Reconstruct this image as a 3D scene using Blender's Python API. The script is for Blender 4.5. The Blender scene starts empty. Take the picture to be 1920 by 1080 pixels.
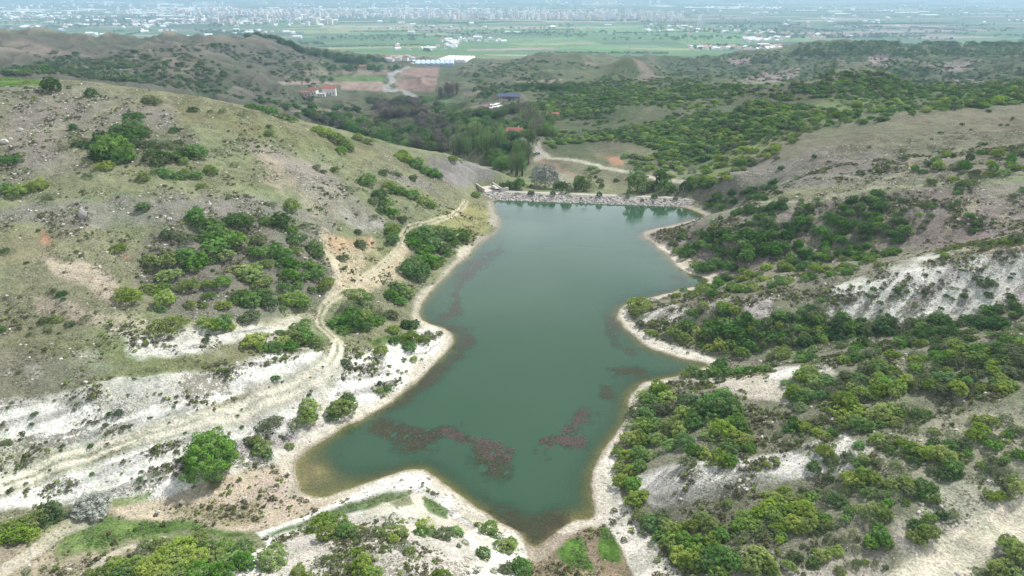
import bpy, math, random
import numpy as np
from mathutils import Vector, Matrix, Euler

S = bpy.context.scene
COL = S.collection
R = math.radians
rng = np.random.default_rng(7)
random.seed(7)

# ------------------------------------------------------------------ camera
CAMZ = 100.0
FPX = 1300.0                      # focal length in pixels of a 1920 wide frame
PITCH = math.atan(575.0 / FPX)    # horizon just above the frame
cam_d = bpy.data.cameras.new("camera")
cam_d.sensor_width = 36.0
cam_d.lens = 36.0 * FPX / 1920.0
cam_d.clip_start = 1.0
cam_d.clip_end = 60000.0
cam = bpy.data.objects.new("camera", cam_d)
COL.objects.link(cam)
cam.location = (0, 0, CAMZ)
cam.rotation_euler = (math.pi / 2 - PITCH, 0, 0)
S.camera = cam

# ------------------------------------------------------------------ light
SUN_EL, SUN_AZ = R(50), R(48)     # azimuth from +Y towards +X
world = bpy.data.worlds.new("World")
S.world = world
world.use_nodes = True
wt = world.node_tree
for n in list(wt.nodes): wt.nodes.remove(n)
wo = wt.nodes.new("ShaderNodeOutputWorld")
bg = wt.nodes.new("ShaderNodeBackground")
sky = wt.nodes.new("ShaderNodeTexSky")
sky.sky_type = 'NISHITA'
sky.sun_disc = False
sky.sun_elevation = SUN_EL
sky.sun_rotation = SUN_AZ
sky.altitude = 900
sky.air_density = 1.0
sky.dust_density = 2.0
sky.ozone_density = 1.0
# broken cloud deck mixed over the clear sky
tc = wt.nodes.new("ShaderNodeTexCoord")
sep = wt.nodes.new("ShaderNodeSeparateXYZ")
mz = wt.nodes.new("ShaderNodeMath"); mz.operation = 'ADD'; mz.inputs[1].default_value = 0.12
mzm = wt.nodes.new("ShaderNodeMath"); mzm.operation = 'MAXIMUM'; mzm.inputs[1].default_value = 0.06
dx = wt.nodes.new("ShaderNodeMath"); dx.operation = 'DIVIDE'
dy = wt.nodes.new("ShaderNodeMath"); dy.operation = 'DIVIDE'
cmb = wt.nodes.new("ShaderNodeCombineXYZ")
nz = wt.nodes.new("ShaderNodeTexNoise"); nz.inputs["Scale"].default_value = 1.1
nz.inputs["Detail"].default_value = 8; nz.inputs["Roughness"].default_value = 0.55
mr = wt.nodes.new("ShaderNodeMapRange"); mr.inputs["From Min"].default_value = 0.36; mr.inputs["From Max"].default_value = 0.62
mr.interpolation_type = 'SMOOTHSTEP'
mr.inputs["To Min"].default_value = 0.6; mr.inputs["To Max"].default_value = 0.97
nz2 = wt.nodes.new("ShaderNodeTexNoise"); nz2.inputs["Scale"].default_value = 2.3; nz2.inputs["Detail"].default_value = 5
crmp = wt.nodes.new("ShaderNodeMix"); crmp.data_type = 'RGBA'
crmp.inputs["A"].default_value = (5.6, 6.2, 6.9, 1)
crmp.inputs["B"].default_value = (12.5, 12.9, 13.2, 1)
mixc = wt.nodes.new("ShaderNodeMix"); mixc.data_type = 'RGBA'
L = wt.links.new
L(tc.outputs["Generated"], sep.inputs[0])
L(sep.outputs["Z"], mz.inputs[0]); L(mz.outputs[0], mzm.inputs[0])
L(sep.outputs["X"], dx.inputs[0]); L(mzm.outputs[0], dx.inputs[1])
L(sep.outputs["Y"], dy.inputs[0]); L(mzm.outputs[0], dy.inputs[1])
L(dx.outputs[0], cmb.inputs[0]); L(dy.outputs[0], cmb.inputs[1])
L(cmb.outputs[0], nz.inputs["Vector"]); L(cmb.outputs[0], nz2.inputs["Vector"])
L(nz.outputs[0], mr.inputs["Value"]); L(nz2.outputs[0], crmp.inputs["Factor"])
L(mr.outputs[0], mixc.inputs["Factor"]); L(sky.outputs[0], mixc.inputs["A"]); L(crmp.outputs[2], mixc.inputs["B"])
hb = wt.nodes.new("ShaderNodeMapRange"); hb.inputs["From Min"].default_value = 0.27; hb.inputs["From Max"].default_value = 0.52
hb.inputs["To Min"].default_value = 3.0; hb.inputs["To Max"].default_value = 0.92; hb.interpolation_type = 'SMOOTHSTEP'
hv = wt.nodes.new("ShaderNodeVectorMath"); hv.operation = 'SCALE'
L(sep.outputs["Z"], hb.inputs["Value"]); L(mixc.outputs[2], hv.inputs[0]); L(hb.outputs[0], hv.inputs["Scale"])
L(hv.outputs[0], bg.inputs["Color"]); L(bg.outputs[0], wo.inputs["Surface"])
bg.inputs["Strength"].default_value = 0.053

sun_d = bpy.data.lights.new("sun", 'SUN')
sun_d.energy = 4.0
sun_d.angle = R(4.0)
sun_d.color = (1.0, 0.97, 0.93)
sun = bpy.data.objects.new("sun", sun_d)
COL.objects.link(sun)
sdir = Vector((math.sin(SUN_AZ) * math.cos(SUN_EL), math.cos(SUN_AZ) * math.cos(SUN_EL), math.sin(SUN_EL)))
sun.rotation_euler = sdir.to_track_quat('Z', 'Y').to_euler()
sun.location = (200, 200, 400)

S.view_settings.view_transform = 'Standard'
S.view_settings.look = 'None'
S.view_settings.exposure = 0.34
S.view_settings.gamma = 1.0
S.cycles.max_bounces = 5
S.cycles.diffuse_bounces = 2
S.cycles.transparent_max_bounces = 6
S.cycles.volume_bounces = 1
S.cycles.use_denoising = True

# ------------------------------------------------------------------ pixel <-> ground geometry (photo pixels, 1920 x 1080)
SP, CP = math.sin(PITCH), math.cos(PITCH)
def ray(u, v):
    """a = x/y and s = drop per metre of y along the ray through pixel (u, v)."""
    u = np.asarray(u, float); v = np.asarray(v, float)
    yc = (540.0 - v) / FPX
    dy = CP + yc * SP
    return (u - 960.0) / FPX / dy, (SP - yc * CP) / dy
def project(x, y, z):
    f = y * CP + (CAMZ - z) * SP
    up = y * SP - (CAMZ - z) * CP
    return 960.0 + FPX * x / f, 540.0 - FPX * up / f, f
def at_z(u, v, z):
    a, s = ray(u, v)
    y = (CAMZ - z) / s
    return a * y, y

# ------------------------------------------------------------------ noise
def _hash(ix, iy, seed):
    h = (ix.astype(np.int64) * 374761393 + iy.astype(np.int64) * 668265263 + seed * 1442695041) & 0xFFFFFFFF
    h = ((h ^ (h >> 13)) * 1274126177) & 0xFFFFFFFF
    h = h ^ (h >> 16)
    return (h & 0xFFFF) / 65535.0
def vnoise(x, y, seed=0):
    ix = np.floor(x); iy = np.floor(y)
    fx = x - ix; fy = y - iy
    fx = fx * fx * fx * (fx * (fx * 6 - 15) + 10); fy = fy * fy * fy * (fy * (fy * 6 - 15) + 10)
    a = _hash(ix, iy, seed); b = _hash(ix + 1, iy, seed); c = _hash(ix, iy + 1, seed); d = _hash(ix + 1, iy + 1, seed)
    return (a * (1 - fx) + b * fx) * (1 - fy) + (c * (1 - fx) + d * fx) * fy
def fbm(x, y, scale, octs=4, seed=0, rough=0.5):
    t = 0; amp = 1.0; tot = 0
    x = x / scale; y = y / scale
    for o in range(octs):
        t = t + amp * (vnoise(x, y, seed + o * 17) - 0.5)
        tot += amp; amp *= rough
        x, y = (x * 1.6 + y * 1.2) + 3.1, (-x * 1.2 + y * 1.6) + 7.7
    return t / tot * 2
def ridged(x, y, scale, octs=4, seed=0):
    t = 0; amp = 1.0; tot = 0
    x = x / scale; y = y / scale
    for o in range(octs):
        t = t + amp * (1 - np.abs(2 * vnoise(x, y, seed + o * 13) - 1))
        tot += amp; amp *= 0.5
        x, y = (x * 1.6 + y * 1.2) + 1.1, (-x * 1.2 + y * 1.6) + 4.7
    return t / tot
def sstep(a, b, x):
    t = np.clip((x - a) / (b - a), 0, 1)
    return t * t * (3 - 2 * t)
def poly_sd(px, py, poly, closed=True):
    """signed distance (negative inside) from points to a polygon, or distance to a polyline."""
    P = np.asarray(poly, float)
    n = len(P)
    d2 = np.full(px.shape, 1e18); inside = np.zeros(px.shape, bool)
    for i in range(n if closed else n - 1):
        ax, ay = P[i]; bx, by = P[(i + 1) % n]
        ex, ey = bx - ax, by - ay
        wx, wy = px - ax, py - ay
        t = np.clip((wx * ex + wy * ey) / (ex * ex + ey * ey + 1e-12), 0, 1)
        d2 = np.minimum(d2, (wx - ex * t) ** 2 + (wy - ey * t) ** 2)
        if closed:
            c = ((ay > py) != (by > py)) & (px < (bx - ax) * (py - ay) / (by - ay + 1e-12) + ax)
            inside ^= c
    d = np.sqrt(d2)
    return np.where(inside, -d, d) if closed else d

# ------------------------------------------------------------------ lake outline (all at z = 0)
LAKE_PX = [(918,375),(928,400),(937,412),(935,428),(915,447),(893,460),(878,480),(850,502),(835,520),(815,540),(790,570),
 (785,590),(800,607),(825,612),(845,622),(850,640),(840,655),(815,685),(780,720),(735,752),(700,775),(660,795),(625,815),
 (590,838),(560,858),(548,872),(553,900),(565,925),(600,932),(640,925),(700,900),(745,882),(790,878),(812,890),(850,915),
 (885,945),(930,975),(972,1001),(980,1012),(1000,1030),(1030,1012),(1060,985),(1085,972),(1110,975),(1118,955),(1104,930),
 (1104,905),(1112,885),(1132,850),(1160,810),(1172,780),(1186,735),(1200,716),(1240,712),(1280,702),(1300,694),(1334,683),
 (1305,678),(1270,670),(1225,655),(1190,635),(1165,610),(1157,590),(1167,575),(1190,563),(1225,556),(1262,549),(1300,537),
 (1328,530),(1325,523),(1295,515),(1270,500),(1250,478),(1230,462),(1210,450),(1201,440),(1215,432),(1260,422),(1300,412),
 (1318,408),(1318,402),(1300,395),(1282,388),(1240,383),(1150,378),(1050,374),(960,372)]
LX, LY = at_z([p[0] for p in LAKE_PX], [p[1] for p in LAKE_PX], 0.0)
LAKE = np.stack([LX, LY], 1)
for _k in range(2):                              # round the corners of the traced shore
    nx = np.roll(LAKE, -1, 0); LAKE = np.stack([LAKE * .75 + nx * .25, LAKE * .25 + nx * .75], 1).reshape(-1, 2)
_lx = np.arange(-165, 176, .5); _ly = np.arange(68, 402, .5)
_LX, _LY = np.meshgrid(_lx, _ly)
LSD = poly_sd(_LX, _LY, LAKE) + fbm(_LX, _LY, 7.0, 3, 201) * .9
def lake_sd(x, y):
    d = np.full(x.shape, 400.0)
    m = (x > -160) & (x < 170) & (y > 70) & (y < 400)
    if m.any():
        xx = (x[m] - _lx[0]) * 2; yy = (y[m] - _ly[0]) * 2
        i = xx.astype(int); j = yy.astype(int); fx = xx - i; fy = yy - j
        d[m] = (LSD[j, i] * (1 - fx) + LSD[j, i + 1] * fx) * (1 - fy) + (LSD[j + 1, i] * (1 - fx) + LSD[j + 1, i + 1] * fx) * fy
    return d

# ------------------------------------------------------------------ terrain control points
Z = [  # (u, v, z)
 # left hill crest and slope
 (-250,165,63),(-100,160,62),(0,160,60),(100,158,59.5),(200,163,57),(300,177,54),(400,195,50),(500,222,44),(600,245,35.5),(700,273,27),
 (780,290,20),(850,303,15),(900,318,9),(930,335,5),(0,250,50),(100,250,49),(200,250,48),(300,250,45.5),(400,270,41),(500,300,35.5),
 (600,310,29.5),(700,330,22),(780,345,15.5),(850,360,9),(-250,300,50),(0,330,42),(150,330,41),(300,330,38.5),(450,340,33.5),(600,360,25.5),
 (700,390,17.5),(780,395,12.5),(860,385,6),(0,430,34),(150,430,33),(300,430,30),(450,430,26.5),(560,430,22.5),(650,430,15.5),(740,420,11.5),
 (840,410,7),(0,520,28),(150,520,26.5),(300,520,22.5),(450,520,19),(560,520,16),(640,520,11),(720,500,7.5),(760,450,9),(0,620,22),(150,620,20.5),
 (300,620,18),(400,610,16),(500,600,14),(600,600,10),(-250,500,34),(-300,700,22),(700,560,5),
 (0,700,18.5),(150,690,18.5),(300,680,16.5),(420,660,14.5),(540,650,12),(640,640,9),(720,650,6),(780,660,4),
 (0,745,16.5),(150,735,16.5),(300,705,15.5),(430,690,13.8),(560,665,11.5),
 (0,800,13.8),(150,780,13.6),(300,750,13),(430,725,11.8),(560,700,10.2),(640,690,8),(0,905,10),(100,868,10),(200,835,10),(300,805,10),
 (400,778,10),(500,748,9.6),(600,705,9),(680,710,5.5),(700,740,3),(600,780,4),(500,820,4.5),(400,880,3.8),(300,900,5),(200,910,6),(100,930,6.5),
 (500,880,2),(400,910,2.6),(300,945,3),(200,980,4),(50,1000,6),(0,1060,7),(-200,1000,9),(-300,900,13),(450,950,1.5),(550,950,1.0),
 (200,1010,4.2),(350,995,2.5),(480,990,2),(600,960,1.5),(700,930,2.5),(760,905,2.2),(700,960,5),(800,950,4.5),(880,975,3),(820,920,2.5),
 (300,1060,6),(450,1060,7),(600,1000,6),(700,1010,8),(800,1010,7),(900,1020,4.5),(600,1075,9),(750,1075,10),(850,1075,8),(940,1070,4),(970,1020,2.2),
 (1040,1060,0.5),(1100,1030,0.4),(1150,1060,0.7),(1190,1070,1.8),(1000,1079,0.8),
 # dam approaches and abutments
 (905,345,4),(1290,345,5),(1320,380,4),(1330,350,9),(1360,340,13),
 # ridge past the right end of the dam
 (1345,400,6),(1400,370,9),(1330,310,8),(1400,320,14),(1500,330,21),(1600,320,27),(1700,300,31),(1800,290,34),(1920,300,37),(2100,300,42),
 # ridge 2
 (1225,431,2.2),(1265,419,4),(1310,405,7),(1370,395,12),(1450,380,18),(1550,365,22.5),(1650,350,27),(1780,342,31),(1920,335,34),(2150,330,40),
 (1240,455,1.8),(1290,470,4),(1340,500,3),(1400,440,12),(1500,440,14),(1600,430,17.5),(1700,420,21.5),(1800,415,25),(1920,420,28),
 (1350,518,2),(1420,500,6),(1500,490,9),(1600,472,13),(1700,460,17),(1800,447,22),
 # ridge 3
 (1178,577,2),(1210,566,3.5),(1260,556,5),(1320,548,7.5),(1400,540,10),(1500,526,13.5),(1600,507,18),(1700,490,22.5),(1800,476,26.5),(1900,465,30.5),(2150,445,38),
 (1185,600,2),(1240,600,4.5),(1300,620,3.5),(1250,640,2),(1350,600,7.5),(1340,660,2.5),(1450,590,10),(1550,570,13),(1700,550,18),(1900,540,22.5),
 (1400,650,4),(1500,640,6.2),(1600,620,9.5),(1700,610,12.3),(1800,600,15.5),(1900,600,18),(2100,590,24),(1380,680,2.5),(1450,668,4.5),
 # ridge 4
 (1215,722,1.6),(1300,708,3.5),(1400,697,6.5),(1500,686,9.5),(1600,668,13),(1700,650,16.5),(1800,636,20),(1920,622,24),(2150,600,30),
 (1200,750,3),(1190,800,2.5),(1250,780,5),(1330,770,7.5),(1450,760,10),(1600,740,14),(1750,720,17.5),(1920,700,22.5),
 (1170,860,1.5),(1230,850,5),(1330,840,8),(1450,830,10.5),(1600,820,13.5),(1750,800,16.5),(1920,790,20),
 (1135,900,1.2),(1150,950,1.0),(1230,920,5.5),(1330,900,8.5),(1400,875,10.5),(1350,930,7.5),(1500,910,10),(1650,900,13.5),(1800,890,16),(1920,880,18),
 (1200,1000,1.5),(1250,1060,2.5),(1250,980,3.5),(1350,1000,6.5),(1500,1000,9.5),(1650,1000,12),(1760,1000,12.5),(1850,975,13.5),(1920,955,14.5),
 (1350,1075,6),(1500,1075,8.5),(1650,1070,9.5),(1750,1060,10.5),(1900,1050,13),(2200,900,24),(2200,1050,20),(1920,1079,13.5),
]
Y = [  # (u, v, y)
 # valley below the dam
 (1000,345,372),(1100,340,385),(1200,345,372),(1260,340,368),(950,335,395),(1050,312,420),(1150,318,408),(1230,335,385),(1020,292,450),(1100,303,430),
 (980,315,440),(950,300,470),(880,285,520),(1060,280,470),(1150,285,440),(1200,300,425),(1290,325,385),(1250,300,410),
 (1000,250,590),(900,250,620),(800,250,660),(950,270,530),(700,235,700),(850,230,680),(1000,220,660),(900,210,740),
 (1100,250,540),(1200,250,500),(1300,260,455),(1100,220,620),(1200,225,580),(1300,230,520),(1400,235,455),(1000,200,720),(1100,195,700),
 (600,225,640),(500,208,640),(400,188,640),(300,168,680),(200,152,720),(100,140,760),(0,130,800),(-300,120,850),
 (500,185,760),(600,195,800),(600,175,900),(700,185,880),(740,170,960),(800,190,860),(850,185,860),(650,155,1050),(800,150,1100),(700,140,1200),(850,150,1050),
 # mid left hills
 (0,145,700),(0,100,880),(40,74,1000),(100,88,980),(200,97,1000),(300,90,1080),(420,72,1300),(500,85,1250),(350,110,950),(200,120,880),(250,140,780),(400,140,820),(500,150,860),
 (500,120,1050),(550,100,1300),(600,125,1250),(-200,80,1050),(-400,85,1100),(600,95,1600),(650,100,1750),(720,110,1700),(780,120,1500),(825,115,1600),(880,112,1600),
 # domes in the middle
 (1000,108,1400),(1080,104,1300),(1120,118,1200),(1060,120,1150),(960,120,1450),(950,150,1050),(1000,165,900),(1100,150,900),(1105,132,1010),(1255,157,1010),(1280,165,950),(1180,145,900),(1170,150,900),(1230,175,760),
 (1160,160,780),(1130,180,700),(1180,190,690),(1050,190,760),(1300,175,700),
 (900,165,1000),(960,185,850),(930,195,800),(900,135,1250),
 # hills further right
 (1400,180,560),(1480,173,520),(1560,173,500),(1620,188,470),(1700,185,440),(1800,178,430),(1920,168,420),(2150,150,430),
 (1350,195,560),(1500,200,450),(1400,215,460),(1300,290,400),(1400,270,388),(1500,250,375),(1600,235,370),(1700,215,370),(1800,200,380),(1920,195,390),
 (1500,285,335),(1600,270,325),(1750,240,340),(1900,235,335),(1650,295,300),
 # mesa
 (1250,140,1250),(1300,150,1000),(1400,160,900),(1500,165,860),(1600,180,780),(1700,175,800),(1800,165,800),(1920,150,800),(2200,140,850),
 (1300,118,1350),(1400,105,1400),(1500,92,1450),(1600,82,1500),(1650,78,1500),(1750,78,1480),(1850,82,1450),(1950,86,1420),(2200,90,1450),
 (1400,130,1150),(1500,120,1200),(1600,110,1250),(1700,105,1250),(1850,108,1200),(1700,135,1000),(1850,130,1000),(1550,145,980),
]
far = []
for uu in (-600, -200, 0, 200, 400, 640, 850, 960, 1100, 1300, 1500, 1700, 1920, 2200, 2600):
    for yy, zz in ((2600, -122), (3300, -133), (4500, -142), (6500, -150), (9500, -155), (14500, -160)):
        if yy < 3000 and (uu > 1250): zz = -125
        far.append(((uu - 960) / FPX * 0.97, yy, zz))
pts = []
for u, v, z in Z:
    a, s = ray(u, v); pts.append((a, (CAMZ - z) / s, z))
for u, v, y in Y:
    a, s = ray(u, v); pts.append((a, y, CAMZ - s * y))
pts += far
pts += [(-0.5, 1900, -85), (-0.2, 2100, -90), (0.3, 1900, -95), (0.6, 2300, -120), (-0.9, 1900, -60), (-0.1, 2000, -85), (0.1, 1900, -85), (0.45, 1950, -105)]
for a in (-1.5, -0.8, 0, 0.8, 1.5):      # ground nearer than the frame shows
    pts += [(a, 55, 9 + 6 * abs(a)), (a, 30, 9 + 6 * abs(a))]
pts = [p for p in pts]
CPt = np.array([(p[0], math.log(p[1])) for p in pts]); CZ = np.array([p[2] for p in pts])
KC = 0.02
def kern(A, B):
    d2 = (A[:, None, 0] - B[None, :, 0]) ** 2 + (A[:, None, 1] - B[None, :, 1]) ** 2
    return np.sqrt(d2 + KC * KC)
n = len(CPt)
M = np.zeros((n + 3, n + 3)); M[:n, :n] = -kern(CPt, CPt) - np.eye(n) * 0.004
M[:n, n] = 1; M[n, :n] = 1; M[:n, n + 1:] = CPt; M[n + 1:, :n] = CPt.T
W = np.linalg.solve(M, np.concatenate([CZ, [0, 0, 0]]))
def rbf(a, b):
    Q = np.stack([a.ravel(), b.ravel()], 1); out = np.empty(len(Q))
    for i in range(0, len(Q), 20000):
        q = Q[i:i + 20000]
        out[i:i + 20000] = -kern(q, CPt) @ W[:n] + W[n] + q @ W[n + 1:]
    return out.reshape(a.shape)

# grid: columns a = x / y, rows ln y
DENS = globals().get("TERRAIN_DENS", 1.0)
acol = np.concatenate([np.linspace(-2.2, -0.98, int(45 * DENS), endpoint=False),
                       np.linspace(-0.98, 0.98, int(1000 * DENS)), np.linspace(0.98, 2.2, int(45 * DENS))[1:]])
brow = np.concatenate([np.linspace(math.log(25), math.log(88), int(60 * DENS), endpoint=False),
                       np.linspace(math.log(88), math.log(400), int(760 * DENS), endpoint=False),
                       np.linspace(math.log(400), math.log(1800), int(360 * DENS), endpoint=False),
                       np.linspace(math.log(1800), math.log(14000), int(240 * DENS))])
NA, NB = len(acol), len(brow)
ca = np.linspace(acol[0], acol[-1], 300); cb = np.linspace(brow[0], brow[-1], 330)
CA, CB = np.meshgrid(ca, cb)
CH = rbf(CA, CB)
def blin(H, xs, ys, qx, qy):
    i = np.clip(np.searchsorted(xs, qx) - 1, 0, len(xs) - 2); j = np.clip(np.searchsorted(ys, qy) - 1, 0, len(ys) - 2)
    fx = np.clip((qx - xs[i]) / (xs[i + 1] - xs[i]), 0, 1); fy = np.clip((qy - ys[j]) / (ys[j + 1] - ys[j]), 0, 1)
    return (H[j, i] * (1 - fx) + H[j, i + 1] * fx) * (1 - fy) + (H[j + 1, i] * (1 - fx) + H[j + 1, i + 1] * fx) * fy
GA, GB = np.meshgrid(acol, brow)
GY = np.exp(GB); GX = GA * GY
H = blin(CH, ca, cb, GA, GB)

# relief on top of the interpolated surface
sd = lake_sd(GX, GY)
hgt = np.clip((sd - 6) / 30, 0, 1)
near_amp = hgt * sstep(600, 300, GY)
# gullies running down the slopes near the lake
H += near_amp * (fbm(GX, GY, 26, 4, 3) * 1.5 + (ridged(GX, GY, 15, 3, 9) - 0.6) * 1.3 + fbm(GX, GY, 4, 3, 21) * 0.35)
mid = sstep(380, 620, GY) * sstep(2600, 1700, GY)
hill = sstep(-75, -20, H)
ncone = 1.0
for (cu_, cvv, cy, rr_) in ((1178,110,1010,95), (1085,103,1260,90), (1145,158,800,60)):
    ca_, cs_ = ray(cu_, cvv)
    ncone = ncone - .85 * np.exp(-((GX - float(ca_) * cy) ** 2 + (GY - cy) ** 2) / rr_ ** 2)
H += ncone * mid * hill * ((ridged(GX, GY * .6, 130, 5, 5) - 0.6) * 32 + fbm(GX, GY, 45, 3, 15) * 4 + (ridged(GX, GY * .45, 52, 3, 25) - .6) * 22)
for (cu_, cvv, cy, sl) in ((1178,108,1010,.55), (1085,103,1260,.42), (1145,158,800,.45), (1010,122,1150,.3), (40,72,1000,.3), (420,70,1300,.22), (300,128,820,.42), (180,115,860,.4), (430,130,840,.4), (90,118,830,.4), (1500,172,520,.14)):
    ca_, cs_ = ray(cu_, cvv); cx_ = float(ca_) * cy; cz_ = CAMZ - float(cs_) * cy
    dd = np.sqrt(((GX - cx_) * (1 + .3 * fbm(GX, GY, 90, 2, int(cy)))) ** 2 + ((GY - cy) * .8) ** 2 + 64)
    dd = dd * (1 + .22 * fbm(GX, GY, 40, 3, 7))
    cone = cz_ + 4 - sl * dd
    H = np.where(cone > H - 12, np.logaddexp(H / 4, cone / 4) * 4, H)
H += sstep(330, 420, GY) * sstep(700, 500, GY) * fbm(GX, GY, 40, 4, 8) * 2.5 * sstep(-40, 40, np.abs(GX - 30) - 60)
H += sstep(9000, 14000, GY) * np.clip(fbm(GX, GY, 3500, 3, 2) + 0.2, 0, 1) * 120
STR = fbm((GX * .80 + GY * .60) / 7.0, (-GX * .60 + GY * .80), 2.2, 4, 151)      # long streaks
H += near_amp * STR * .55
# shoreline
shore = np.where(sd > 0, 0.10 + sd * 0.10 + np.clip(sd - 2.0, 0, 4) * 0.12, np.maximum(sd * 0.36, -5.0))
w = sstep(2.5, 22.0, sd)
Hm = H.copy()
H = np.where(sd > 0, shore * (1 - w) + np.maximum(H, -400) * w, shore)
# shallow arm in the south west and at the south end
u_, v_, _f = project(GX, GY, np.zeros_like(GX))
arm = np.exp(-(((u_ - 600) / 70) ** 2 + ((v_ - 885) / 45) ** 2)) + np.exp(-(((u_ - 1060) / 90) ** 2 + ((v_ - 985) / 40) ** 2))
H = np.where(sd < 0, H * (1 - 0.93 * np.clip(arm, 0, 1)) - 0.05, H)
# ground outside the shore line never dips under the water level next to the lake, except behind the dam
low = (sd > 0) & (sd < 60) & (GY < 318)
H = np.where(low, np.maximum(H, 0.12 + 0.01 * np.minimum(sd, 30)), H)

def height(x, y):
    x = np.asarray(x, float); y = np.asarray(y, float)
    return blin(H, acol, brow, x / y, np.log(y))
def ground_px(u, v, ymin=0.0):
    """first ground point met by the ray through a photo pixel."""
    u = np.atleast_1d(np.asarray(u, float)); v = np.atleast_1d(np.asarray(v, float))
    a, s = ray(u, v)
    ys = np.exp(brow)
    i = np.clip(np.searchsorted(acol, a) - 1, 0, NA - 2); f = (a - acol[i]) / (acol[i + 1] - acol[i])
    prof = H[:, i] * (1 - f) + H[:, i + 1] * f
    prof = np.where((prof < 0) & (lake_col(a, ys) < 0), 0.0, prof)
    line = CAMZ - s[None, :] * ys[:, None]
    hit = (prof >= line) & (ys[:, None] > ymin)
    j = hit.argmax(0); j = np.where(hit.any(0), j, NB - 1); j = np.maximum(j, 1)
    k = np.arange(len(u))
    g1 = line[j, k] - prof[j, k]; g0 = line[j - 1, k] - prof[j - 1, k]
    t = np.clip(g0 / (g0 - g1 + 1e-9), 0, 1)
    y = ys[j - 1] * (1 - t) + ys[j] * t
    return a * y, y, height(a * y, y)
def lake_col(a, ys):
    return lake_sd(a[None, :] * ys[:, None], np.broadcast_to(ys[:, None], (len(ys), len(a))))
def gpx(u, v, ymin=0.0):
    x, y, z = ground_px([u], [v], ymin)
    return float(x[0]), float(y[0]), float(z[0])
# ------------------------------------------------------------------ ground cover colours (stored per vertex; middle-distance hills include painted cloud shadow)
KHAKI=(.182,.194,.116); GREY=(.165,.163,.13); GRG=(.155,.175,.10); DRY=(.30,.27,.20); CHALK=(.66,.655,.63); SAND=(.52,.47,.39)
ROCK=(.19,.18,.165); GRASS=(.075,.145,.028); SCRUB=(.085,.095,.055); RED=(.33,.19,.12); PATH=(.45,.40,.31); MUD=(.21,.165,.12)
SLOPE=(.185,.185,.135); CREAM=(.47,.40,.29); ASPH=(.21,.21,.21); OLIVE=(.15,.155,.07)
col = np.empty(GX.shape + (3,)); col[:] = KHAKI
tuft = np.full(GX.shape, 0.14); stone = np.full(GX.shape, 0.25)
U, V, _f = project(GX, GY, H)
n1 = fbm(GX, GY, 9, 4, 31); n2 = fbm(GX, GY, 9, 4, 47)
n1f = fbm(GX, GY, 60, 4, 33); n2f = fbm(GX, GY, 60, 4, 49)
fw = sstep(350, 600, GY)
nn1 = n1 * (1 - fw) + n1f * fw; nn2 = n2 * (1 - fw) + n2f * fw
def paint(c, poly, soft=8, warp=10, yr=(0, 1e9), tf=None, st=None, k=1.0, brk=0.0):
    """ground cover patch: outline read off the photo, laid on the ground between the distances yr."""
    P = np.asarray(poly, float)
    pad = soft + warp * 1.2 + 2
    m = (U > P[:, 0].min() - pad) & (U < P[:, 0].max() + pad) & (V > P[:, 1].min() - pad) & (V < P[:, 1].max() + pad) & (GY >= yr[0]) & (GY <= yr[1])
    if not m.any(): return
    d = poly_sd(U[m] + nn1[m] * warp, V[m] + nn2[m] * warp, P)
    if brk: d = d + np.maximum(0, (0.5 - np.abs(fbm(GX[m], GY[m], 5.5 if P[:, 1].min() > 300 else 40, 3, 77)) * 1.6)) * brk * 20 - 2
    w_ = sstep(soft, -soft, d) * k
    col[m] = col[m] * (1 - w_[:, None]) + np.array(c) * w_[:, None]
    if tf is not None: tuft[m] = tuft[m] * (1 - w_) + tf * .8 * w_
    if st is not None: stone[m] = stone[m] * (1 - w_) + st * w_
BIG = 5000
# --- broad zones
paint(SLOPE, [(1150,250),(1960,150),(BIG,150),(BIG,1200),(1000,1200),(1100,900),(1150,560),(1200,440),(1290,330)], 10, 20, (0, 420), .6, .4)
paint((.105,.108,.078), [(-BIG,60),(700,60),(640,250),(300,200),(0,160),(-BIG,160)], 6, 10, (420, 1500), .4, .3)  # mid left hills, colour darkened to stand in for cloud shadow
paint((.105,.125,.07), [(600,90),(1250,90),(1960,130),(BIG,130),(BIG,300),(1290,330),(1000,290),(700,270),(560,200)], 6, 14, (365, 1600), .4, .2)
paint((.075,.105,.05), [(1200,70),(BIG,70),(BIG,200),(1300,200)], 5, 10, (700, 1700), .5, .2)
paint((.085,.095,.055), [(540,180),(700,190),(840,195),(1010,240),(1020,320),(900,330),(700,270),(560,215)], 8, 14, (450, 1000), .3, .1)
paint((.115,.11,.075), [(640,180),(760,190),(840,205),(800,230),(650,225)], 6, 8, (650, 1100))
# left hill: greener belt, grey belts
paint((.165,.17,.092), [(200,160),(520,225),(720,285),(640,300),(400,235),(200,190)], 14, 20, (0, 420), .1, .2)
paint((.185,.178,.145), [(0,165),(180,165),(330,210),(400,300),(250,310),(0,330)], 20, 30, (0, 420), .3, .7)
paint((.16,.165,.095), [(120,240),(330,250),(400,320),(250,330),(120,300)], 16, 20, (0, 420), .4, .3, .6)
paint((.20,.193,.168), [(0,385),(200,375),(400,365),(560,380),(640,400),(560,410),(380,400),(300,415),(150,425),(0,420)], 10, 18, (0, 420), .3, .9)
paint(GREY, [(330,400),(620,410),(640,560),(470,610),(320,600),(260,520),(270,430)], 14, 24, (0, 420), .45, .5)
paint((.235,.22,.185), [(460,260),(560,290),(640,345),(700,400),(620,420),(540,350),(480,310)], 14, 24, (0, 420), .3, .9)
paint(DRY, [(470,280),(530,300),(560,350),(620,400),(590,400),(500,330)], 8, 20, (0, 420), .4, .8, .8)
paint((.20,.20,.12), [(0,430),(120,440),(110,480),(0,500)], 14, 16, (0, 420), .3, .3)
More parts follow.
